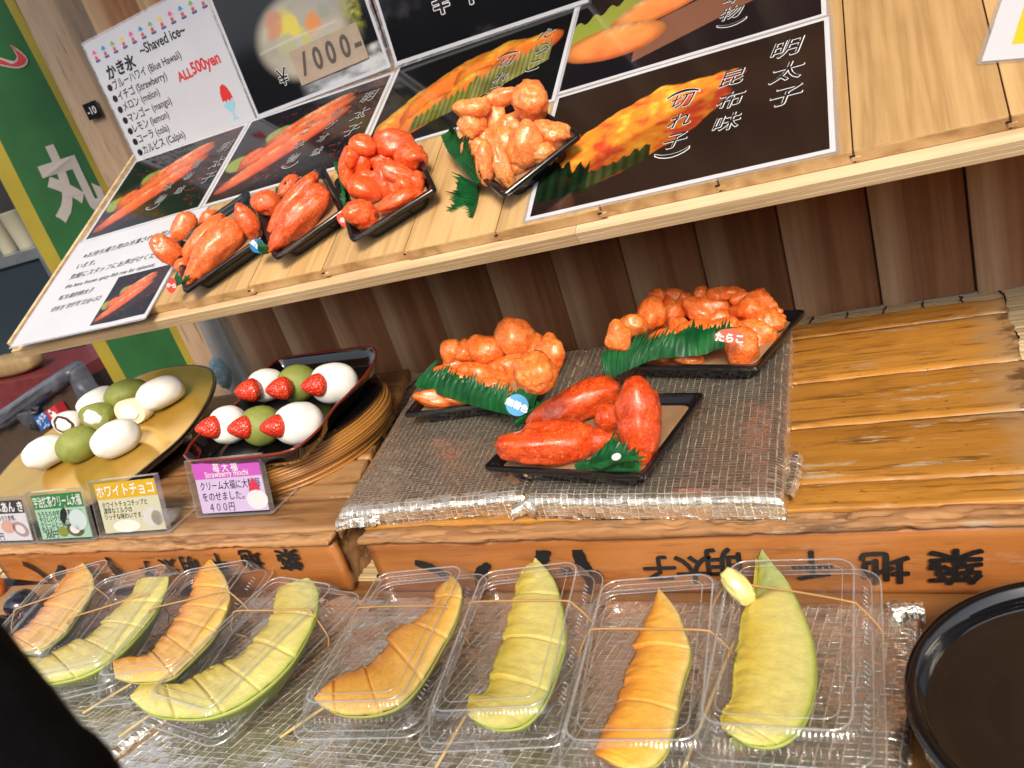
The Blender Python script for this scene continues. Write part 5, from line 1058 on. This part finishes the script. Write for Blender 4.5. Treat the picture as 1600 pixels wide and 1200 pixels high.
    V = np.stack(rr, 1); mk('rind', V.reshape(-1, 3), gridF(V.shape[1], n), M['rind'], t_, cols=np.stack(cc, 1).reshape(-1, 3)); return t_
def unit_rows(A): return A / (np.linalg.norm(A, axis=1)[:, None] + 1e-9)

def clear_box(label, c, ang, w=.126, d=.200, zb=FT + .0006, hb=.015, hl=.041, ajar=0.):
    fr = Fr((c[0], c[1], zb), (math.cos(ang), math.sin(ang), 0), (-math.sin(ang), math.cos(ang), 0)); q = lambda dw, r, z: fr.p(lift(rrect(w - dw, d - dw, r, 6), z))
    t = thing('clear_box', label, 'plastic box', mat=fr.mat(), group='clear plastic boxes of melon')
    V, F = loft([q(.030, .012, .001), q(.024, .014, .0), q(.018, .015, .002), q(.012, .016, hb - .002), q(.010, .016, hb), q(.0, .018, hb + .0008)], True, False); mk('base', V, F, M['clear'], t, auto=50)
    NP = 760
    def qr(dw, r, z, amp):                                                # the same ring with pressed corrugations
        P = rrect(w - dw, d - dw, r, 8); P = resample(np.vstack([P, P[:1]]), NP + 1)[:-1]; T = np.roll(P, -1, 0) - np.roll(P, 1, 0); T /= np.linalg.norm(T, axis=1)[:, None]; s = np.arange(NP) / NP * 152
        return fr.p(lift(P + np.c_[T[:, 1], -T[:, 0]] * (amp * np.maximum(0, np.sin(s * 2 * math.pi)) * (np.sin(s * .26 + ang * 7) > -.35))[:, None], z))
    V, F = loft([qr(-.002, .018, hb + .0022, 0), qr(.010, .016, hb + .0026, 0), qr(.0125, .016, hb + .005, .0006), qr(.016, .016, hl - .016, .0011), qr(.021, .016, hl - .008, .0011), qr(.026, .015, hl - .002, .0005), qr(.033, .013, hl, 0)], False, False); mk('lid_wall', V, F, M['clear_wall'], t, auto=60)
    V, F = loft([q(.033, .013, hl), q(.046, .010, hl + .0006), q(.049, .009, hl - .0006)], False, True); mk('lid_top', V, F, M['clear'], t, auto=50)
    A = Acc()
    for dw, z, r, rad in ((-.002, hb + .0016, .018, .00075), (.0115, hb + .003, .016, .0005), (.031, hl - .0004, .014, .0008), (.047, hl + .0004, .010, .0004)):
        P = q(dw, r, z); V, F = tubeVF(np.vstack([P, P[:1]]), rad, 5, False); A.add(V, F)
    A.mk('moulded_rims', M['clear_rim'], t)
    A = Acc()                                                             # short stiffening ribs pressed into the lid walls and shoulders
    for sx in (-1, 1):
        for k in range(30):
            y = -d / 2 + .030 + (d - .060) * k / 29
            if k % 8 >= 5: continue
            P = fr.p([(sx * (w / 2 - .0075), y, hb + .010), (sx * (w / 2 - .0105), y, hl - .012)]); V, F = tubeVF(P, .0006, 4); A.add(V, F)
    for sy in (-1, 1):
        for k in range(16):
            x = -w / 2 + .026 + (w - .052) * k / 15
            P = fr.p([(x, sy * (d / 2 - .0075), hb + .010), (x, sy * (d / 2 - .0105), hl - .012)]); V, F = tubeVF(P, .00045, 4); A.add(V, F)
    A.mk('pressed_ribs', M['clear_rim'], t)
    return fr
def rubber_band(label, fr, v, w=.126, hl=.041, hb=.015, sk=.0):
    P = [(-w / 2 + .004, v - .004, .001), (-w / 2 - .001, v - .003 - sk, hb + .001), (-w / 2 + .012, v - sk, hl - .004), (-w / 2 + .020, v - sk * .8, hl + .0014), (0, v, hl + .0018), (w / 2 - .020, v + sk, hl + .0014), (w / 2 - .012, v + sk, hl - .004), (w / 2 + .001, v + sk - .004, hb + .001), (w / 2 - .004, v + sk - .006, .001)]
    V, F = tubeVF(resample(spline(fr.p(P), 60), 70), .00085, 6); o = mk('rubber_band', V, F, M['band'], at=fr.at(0, v, 0)); tag(o, label, 'rubber band', 'rubber bands round the melon boxes')
def skewer(label, p0, p1, z0, z1, r=.0013):
    A0, A1 = pz(*p0, z0), pz(*p1, z1); V, F = tubeVF(np.array([A0, A0 * .5 + A1 * .5, A1 - (A1 - A0) * .05, A1]), [r, r, r, r * .25], 8); o = mk('skewer', V, F, M['stick'], at=A0, auto=40); tag(o, label, 'skewer', 'bamboo skewers beside the melon slices')
TZ = -.024
S4 = lambda P: P
melon_slice('orange melon slice in the leftmost clear box', [(345, 345), (385, 400), (390, 460), (352, 530), (312, 585), (270, 640), (200, 695), (120, 722), (40, 720), (-30, 690)], [(322, 352), (270, 400), (225, 460), (190, 500), (150, 545), (110, 590), (60, 625), (20, 655), (-10, 668), (-50, 680)], 'orange', [.22, .38, .55, .72], TZ, .375, (0, 750), 1)
melon_slice('pale green melon slice lying in the second box from the left', [(705, 402), (697, 455), (655, 545), (592, 628), (502, 720), (392, 796), (270, 838), (150, 850), (50, 812)], [(570, 412), (535, 475), (465, 540), (400, 590), (335, 645), (260, 690), (180, 725), (95, 722), (20, 716)], 'green', [.2, .36, .52, .7, .86], TZ, .375, (0, 750), 2)
melon_slice('orange melon slice with a jagged edge in the third box from the left', [(498, 80), (548, 140), (582, 200), (600, 280), (582, 350), (550, 420), (500, 500), (430, 575), (370, 635), (300, 695), (200, 722), (90, 722), (0, 700)], [(478, 95), (437, 130), (410, 190), (385, 260), (335, 320), (320, 360), (270, 410), (245, 450), (210, 500), (176, 552), (128, 575), (60, 580), (-10, 600)], 'orange', [.2, .33, .46, .6, .74], TZ, .3, (180, 850), 3)
melon_slice('large green melon slice running to the crumpled foil gap, fourth from the left', [(1010, 176), (1052, 232), (1060, 310), (1042, 390), (992, 500), (922, 612), (832, 710), (732, 790), (620, 860), (480, 906), (330, 912), (190, 890), (85, 812)], [(900, 198), (845, 232), (822, 290), (812, 365), (770, 430), (690, 510), (620, 575), (510, 620), (430, 665), (350, 712), (260, 712), (150, 702), (76, 782)], 'green', [.24, .40, .56, .70, .84], TZ, .3, (180, 850), 4)
melon_slice('orange melon slice with a broad end and black-green rind, in the middle of the row', [(745, 303), (780, 350), (784, 420), (752, 530), (692, 640), (602, 792), (502, 902), (380, 950), (240, 955), (138, 915), (92, 880)], [(722, 312), (665, 352), (640, 410), (585, 480), (500, 540), (435, 600), (365, 685), (310, 715), (215, 755), (140, 812), (96, 868)], 'orange', [.18, .36, .50, .68, .84], TZ, 1 / 3., (460, 800), 5)
melon_slice('green melon slice hooked at its lower end, its tip poking out of the box', [(1130, 215), (1178, 265), (1222, 330), (1252, 430), (1270, 530), (1268, 630), (1236, 740), (1200, 840), (1150, 932), (1060, 1008), (930, 1018), (828, 968)], [(1112, 232), (1065, 262), (1028, 335), (1022, 420), (1000, 510), (975, 590), (945, 680), (910, 760), (872, 833), (812, 836), (802, 890), (810, 945)], 'green', [.24, .45, .64], TZ, 1 / 3., (460, 800), 6)
melon_slice('orange pointed melon slice, second from the black tub', [(512, 360), (562, 420), (602, 480), (632, 560), (656, 640), (656, 700), (632, 780), (610, 860), (596, 940), (578, 1020), (545, 1130), (482, 1195), (380, 1210)], [(506, 366), (480, 430), (445, 510), (425, 560), (400, 620), (370, 690), (340, 740), (330, 800), (298, 880), (262, 960), (240, 1010), (212, 1090), (206, 1135)], 'orange', [.34, .66], TZ, 1 / 3., (860, 800), 7)
melon_slice('pale green melon slice with bare rind tip, nearest the black tub', [(272, 175), (332, 255), (392, 330), (452, 450), (502, 580), (524, 720), (516, 850), (482, 960), (422, 1050), (330, 1098), (220, 1094), (118, 1040)], [(242, 205), (232, 290), (214, 385), (176, 460), (158, 540), (145, 640), (128, 740), (122, 855), (84, 905), (78, 950), (84, 995), (96, 1020)], 'green', [.80], TZ, 1 / 3., (1100, 800), 8, bare=.20)
mt = mottled('loose_melon_piece', (.62, .52, .14), (.72, .66, .30), 60., .28, .2, 120., Subsurface_Weight=.2, Subsurface_Radius=(.01, .006, .002))
o, P, E = blob('melon_piece', 'loose pale piece of green melon sticking out at the top of the last box', 'melon piece', None, mt, Fr((0, 0, FT), (1, 0, 0), (0, 1, 0)), 1152, 916, 17, 33, -38, c=16, h=.045, lump=.12, fine=.04, sq=.72, fold=0)
R_ = math.radians
boxes = [((-.985, .486), R_(21)), ((-.866, .474), R_(20)), ((-.748, .482), R_(12)), ((-.626, .452), R_(-9)), ((-.464, .468), R_(7)), ((-.340, .470), R_(9)), ((-.218, .454), R_(6)), ((-.118, .474), R_(1))]
ords = ['leftmost clear box, holding an orange slice, beside the dark glossy sweets', 'clear box of green melon squeezed between the two leftmost orange slices', 'clear box of jagged orange melon, third from the left', 'clear box of the large green slice, left of the foil gap', 'clear box of the broad orange slice in the middle of the row', 'clear box of the hooked green slice whose tip pokes out', 'clear box of the pointed orange slice, second from the black tub', 'clear box of pale green melon next to the black tub']
FRS = [clear_box(l, c, a, zb=FT + .0006 + .0005 * (i % 2)) for i, (l, (c, a)) in enumerate(zip(ords, boxes))]
for i, (v, sk, w_) in enumerate(((.02, .008, 'leftmost box'), (.015, .006, 'box of green melon second from the left'), (.02, .006, 'box of jagged orange melon'), (.035, .010, 'box of the large green slice'), (.028, -.004, 'box of the broad orange slice'), (.035, -.006, 'box of the hooked green slice'), (.020, -.004, 'box of the pointed orange slice'), (.045, -.012, 'box nearest the black tub'))):
    rubber_band('thin tan rubber band round the ' + w_, FRS[i], v, sk=sk)
skewer('bamboo skewer poking out under the jagged orange slice', (130, 1114), (215, 1062), FT + .004, FT + .016)
skewer('bamboo skewer poking out under the large green slice', (186, 1151), (262, 1098), FT + .004, FT + .016)
skewer('bamboo skewer poking out under the broad orange slice', (438, 1152), (520, 1096), FT + .004, FT + .016)
skewer('bamboo skewer poking out below the hooked green slice', (678, 1205), (728, 1118), FT + .004, FT + .014)
skewer('bamboo skewer lying along the left wall of the last box', (1062, 1215), (1148, 1000), FT + .004, FT + .020)

# ------------------------------------------------------------------ round black tub at the right
ZT = -.012; c, r = (.0665, .424), .1055
t = thing('black_tub', 'large round black lacquer tub with a brown outside at the lower right corner', 'tub', (c[0], c[1], -.0755))
L = [np.c_[circ(a, 96, *c), np.full(96, z)] for a, z in ((r - .012, -.0755), (r - .008, -.074), (r - .003, ZT - .022), (r - .002, ZT - .010))]; V, F = loft(L, True, False); mk('outside', V, F, M['brown_lacquer'], t)
L = [np.c_[circ(a, 96, *c), np.full(96, z)] for a, z in ((r - .0022, ZT - .010), (r, ZT - .008), (r + .0004, ZT - .002), (r - .001, ZT), (r - .005, ZT + .0002), (r - .0075, ZT - .001), (r - .0095, ZT - .012), (r - .012, ZT - .016))]; V, F = loft(L, False, False); mk('rim', V, F, M['lacquer'], t)
L = [np.c_[circ(a, 96, *c), np.full(96, z)] for a, z in ((r - .0118, ZT - .0155), (r - .02, ZT - .0175), (r - .05, ZT - .0180))]; V, F = loft(L, False, True); mk('inside', V, F, M['dark_water'], t)

# ------------------------------------------------------------------ dark glossy sweets at the far left
f = Fr(pz(20, 965, -.074), (1, .06, 0), (-.06, 1, 0)); b = black_tray('plain black tray of dark glossy sweets at the left edge of the stall front', f.moved(-.03, -.01), .20, .15, .020, None)
for lab, px, py, a, bb, m, sd in (('dark glossy round sweet with orange stripes, in full view in the left tray', 36, 946, 27, 25, 'eggplant', 1), ('dark glossy round sweet cut off at the left edge', -4, 985, 27, 25, 'eggplant', 2), ('plain orange round sweet at the left edge of the tray', -12, 922, 18, 22, 'carrot', 3)):
    o, P, E = blob('glossy_sweet', lab, 'sweet', 'glossy sweets in the left tray', M[m], f, px, py, a, bb, 0, floor=.006, lump=.08, fine=.01, seed=sd)
    if m == 'eggplant':
        A = Acc()
        for ph in (.2, 1.5, 2.7):
            an = np.linspace(-1.5, 1.5, 24); D = np.c_[np.sin(an) * math.cos(ph), np.cos(an) * .55 + .45, np.sin(an) * math.sin(ph)]; D = unit_rows(D) * 1.02
            V, F = tubeVF(P + D[:, :1] * E[0] + D[:, 1:2] * E[1] + D[:, 2:3] * E[2], .0011, 6); A.add(V, F)
        A.mk('orange_stripes', M['carrot'], o)
# ------------------------------------------------------------------ banner, background at the left, the shopper's sleeve
BY = 1.30; FBN = Fr((-1.777, BY, -.75), (1, 0, 0), (0, 0, 1)); bw = .285; bh = 2.1
bwave = lambda u, v: .010 * np.sin(np.asarray(u) * 16 + np.asarray(v) * 1.3) * .8 + .004 * np.sin(np.asarray(v) * 7 + np.asarray(u) * 9)
green = mottled('green_banner_cloth', (.006, .068, .014), (.012, .105, .022), 8., .75, .1, 600.); yel = mottled('yellow_banner_edge', (.25, .19, .012), (.34, .265, .022), 6., .75, .1, 600.); gw = plain('banner_white', (.36, .32, .30), .7); gr = plain('banner_red', (.45, .025, .03), .7)
t = thing('banner', 'tall green cloth banner with yellow edges and a white 丸 hanging at the left', 'banner', mat=FBN.mat())
def strip(u0, u1, z): U, Vv = np.meshgrid(np.linspace(u0, u1, 16), np.linspace(0, bh, 90)); u, v = U.ravel(), Vv.ravel(); return FBN.p(np.c_[u, v, bwave(u, v) + z]), gridF(16, 90)
for nm, u0, u1, m in (('cloth', .052, bw - .030, green), ('yellow_edge', 0., .052, yel), ('yellow_edge', bw - .030, bw, yel)):
    V, F = strip(u0, u1, 0.); V2, F2 = strip(u0, u1, -.0012); n = len(V); mk(nm, np.r_[V, V2], F + [tuple(i + n for i in q[::-1]) for q in F2], m, t)
A = Acc(); q = FBN.px(106, 284)
for off in (.045,): put(A, FBN, q[0], q[1], .155, '丸', off, .0, -.02, z=.0015, wave=bwave, sx=.95)
A.mk('white_character', gw, t, smooth=False)
a, b = Acc(), Acc(); P = np.array([FBN.px(*p)[:2] for p in [(-12, 88), (4, 94), (16, 96), (21, 90), (17, 80), (11, 71), (22, 76), (34, 85), (40, 94), (36, 103), (24, 108), (10, 107), (-12, 101)]]); P = spline(np.vstack([P, P[:1]]), 60)[:-1]; P = P[::-1] if np.allclose(ccw(P), P[::-1]) else P
flat(b, FBN, inset(P, .004), .0028, bwave); flat(a, FBN, P, .0020, bwave); a.mk('white_character', gw, t, smooth=False); b.mk('red_character', gr, t, smooth=False)

gp_ = thing('grey_pole', 'pale grey upright pole between the green banner and the plank wall', 'pole', (-1.325, 1.235, -.95)); q0 = py_(322, 500, 1.225); q1 = py_(418, 640, 1.225); cx_ = .5 * (q0[0] + q1[0])
V, F = loft([np.c_[circ(.020, 24, -1.318, 1.225), np.full(24, z)] for z in (-.95, .205)]); mk('pole', V, F, mottled('grey_pole_paint', (.30, .30, .30), (.38, .38, .37), 12., .5), gp_, auto=40)

bk = thing('dark_stall_wall', 'very dark wall of the neighbouring stall far behind at the left', 'wall', (-3.4, 3.4, -.95))
V, F = boxVF(W0, -6.5, -1.2, 3.3, 3.36, -.95, 2.2); mk('panel', V, F, M['black_void'], bk, smooth=False)
# glass showcase
fy = 1.95
def P2(x, y, yy=fy): return py_(x, y, yy)
tr = P2(62, 402); bl = P2(-60, 560)
t = thing('glass_showcase', 'dark glass showcase with a pale metal frame behind the notice at the left', 'showcase', (tr[0] - .4, fy + .2, -.95)); x0, x1, z0, z1 = tr[0] - .9, P2(92, 450)[0], -.40, tr[2]
V, F = boxVF(W0, x0, x1, fy, fy + .5, z0, z1); mk('glass_front', V, F, M['dark_glass'], t, smooth=False)
A = Acc()
for q in ((x0, x1 + .012, z1, z1 + .035), (x1, x1 + .02, z0, z1), (x0, x1, z0 - .03, z0)): V, F = boxVF(W0, q[0], q[1], fy - .012, fy + .51, q[2], q[3]); A.add(V, F)
A.mk('metal_frame', M['metal'], t, smooth=False); V, F = boxVF(W0, x0, x1, fy + .02, fy + .5, -.95, z0 - .031); mk('cabinet', V, F, M['black_void'], t, smooth=False)
for lab, px, py in (('cream paper cup at the left edge above the showcase', 2, 342), ('cream paper cup nearest the banner above the showcase', 22, 322), ('cream paper cup half hidden by the banner', 42, 356)):
    q = P2(px, py + 22, 2.05); t2 = thing('paper_cup', lab, 'cup', (q[0], 2.05, z1 + .036), 'paper cups on the showcase'); h_ = .13; V, F = loft([np.c_[circ(r_, 24, q[0], 2.05), np.full(24, z1 + .036 + z)] for r_, z in ((.030, 0), (.040, h_), (.042, h_ + .002), (.042, h_ + .006), (.038, h_ + .005), (.029, .01))]); mk('cup', V, F, M['cup'], t2, auto=50)
# red box with a tan loaf on it
yy = 1.62; a0, a1 = py_(-30, 632, yy), py_(98, 556, yy); b0 = py_(-30, 700, yy)
t = thing('red_box', 'long red painted box below the shelf end at the left edge', 'box', ((a0[0] + a1[0]) / 2, yy, b0[2])); top = .5 * (a0[2] + a1[2])
V, F = loft([np.c_[rrect(.62, .26, .012) + [a1[0] - .30, yy + .14], np.full(24, z)] for z in (top - .11, top - .004, top)]); mk('box', V, F, M['red_box'], t, auto=35)
q = py_(4, 566, yy + .05); t = thing('tan_loaf', 'tan rounded loaf resting on the long red box', 'loaf', tuple(q)); V, F = ico(4); V = np.sign(V) * np.abs(V) ** .6 * [.15, .05, .034] + [q[0] - .05, yy + .10, top + .033]; mk('loaf', V, F, M['bread'], t)
# plastic bag over a brown carton, with the stickers
yb = 1.42; c0, c1 = py_(66, 648, yb), py_(128, 600, yb)
t = thing('carton', 'brown cardboard carton inside the grey plastic bag behind the gold plate', 'carton', (c0[0] - .1, yb + .1, -.30)); P = np.array([(q[0], q[2]) for q in (py_(x, y, yb) for x, y in [(-60, 716), (0, 672), (60, 634), (122, 598), (138, 640), (156, 780), (-60, 800)])]); V, F = polyVF(Fr((0, yb, 0), (1, 0, 0), (0, 0, 1)), ccw(P), -.22, -.004); mk('carton', V, F, M['brown_box'], t, smooth=False)
t = thing('plastic_bag', 'crumpled grey plastic bag draped over the brown carton at the left', 'bag', (c0[0] - .1, yb, -.3)); fb = Fr((0, yb - .004, 0), (1, 0, 0), (0, 0, 1)); A = Acc()
for j, pts in enumerate(([(-40, 665), (0, 640), (50, 605), (104, 571), (116, 574), (124, 592), (60, 636), (20, 664), (-40, 700)], [(104, 572), (118, 576), (130, 596), (146, 614), (142, 634), (152, 676), (128, 672), (124, 622), (112, 596)], [(30, 640), (62, 632), (64, 658), (58, 674), (42, 664)])):
    P = np.array([fb.px(*p)[:2] for p in pts]); S = ccw(resample(np.vstack([P, P[:1]]), 60)[:-1]); n = len(S); L = []
    for d, z in ((.0, -.03), (.002, .0), (.010, .014), (.016, .018)): Q = inset(S, d); L.append(fb.p(np.c_[Q, np.full(n, z) + .016 * fbm(np.c_[Q * 26, np.full(n, j)], 3 + j, 3)]))
    V, F = loft(L, True, True); A.add(V, F)
A.mk('film', M['bagfilm'], t, auto=50)
for nm, lab, pts, col, tx in (('blue_label', 'small blue label with white katakana on the carton behind the gold plate', [(64, 646), (82, 637), (92, 656), (76, 666)], (.015, .10, .36), 'クラス'), ('red_label', 'small red label with a pale shape on the carton behind the gold plate', [(82, 636), (97, 626), (110, 646), (93, 655)], (.50, .03, .04), None)):
    P = np.array([fb.px(*p)[:2] for p in pts]); P = ccw(P); t2 = thing(nm, lab, 'label', tuple(fb.at(*P.mean(0), .02))); V, F = polyVF(fb, P, -.001, .026); mk('label', V, F, plain(nm + '_print', col, .35), t2, smooth=False); a = Acc(); m_ = P.mean(0)
    if tx: put(a, fb, m_[0], m_[1] + .008, .020, tx, .03, 0, .5, z=.0268); put(a, fb, m_[0] + .004, m_[1] - .014, .018, '一し', .02, 0, .5, z=.0268)
    else: flat(a, fb, ell(m_[0], m_[1], .014, .011) * 1., z=.0268); flat(a, fb, ell(m_[0] - .008, m_[1] + .009, .006, .008), z=.0268)
    a.mk('white_print', M['ink_white'], t2, smooth=False)
# patterned cloth behind the gold plate
q = py_(345, 583, 1.16); t = thing('patterned_cloth', 'little folded blue cloth with a wave pattern behind the gold plate', 'cloth', tuple(q)); V, F = ico(3); V = V * (1 + .25 * fbm(V * 3, 5, 3))[:, None]; mk('cloth', q + V * [.020, .016, .034], F, M['wave_cloth'], t)

# the shopper's dark sleeve, lower left corner
def at_depth(px, py, d): r = ray(px, py); return CAM + r * d / FPX
sh, el, wr = at_depth(-430, 740, 0.2420), at_depth(72, 1296, 0.1980), at_depth(-40, 1560, 0.1815)
t = thing('person', 'person in a black jacket, only the dark bent sleeve showing in the lower left corner', 'person', tuple(sh))
K = spline([sh, at_depth(-260, 930, 0.2255), at_depth(-96, 1114, 0.2090), at_depth(0, 1218, 0.2008), el, at_depth(60, 1400, 0.1925), wr], 60); rad = np.interp(np.linspace(0, 1, 60), [0, .35, .55, .7, 1], [.0275, .022, .0198, .0198, .0176]); V, F = tubeVF(K, rad, 40)
V = V + (fbm(V * 66, 4, 3) * .0019)[:, None] * unit(V3(.5, .3, .8)); mk('sleeve', V, F, M['fleece'], t)
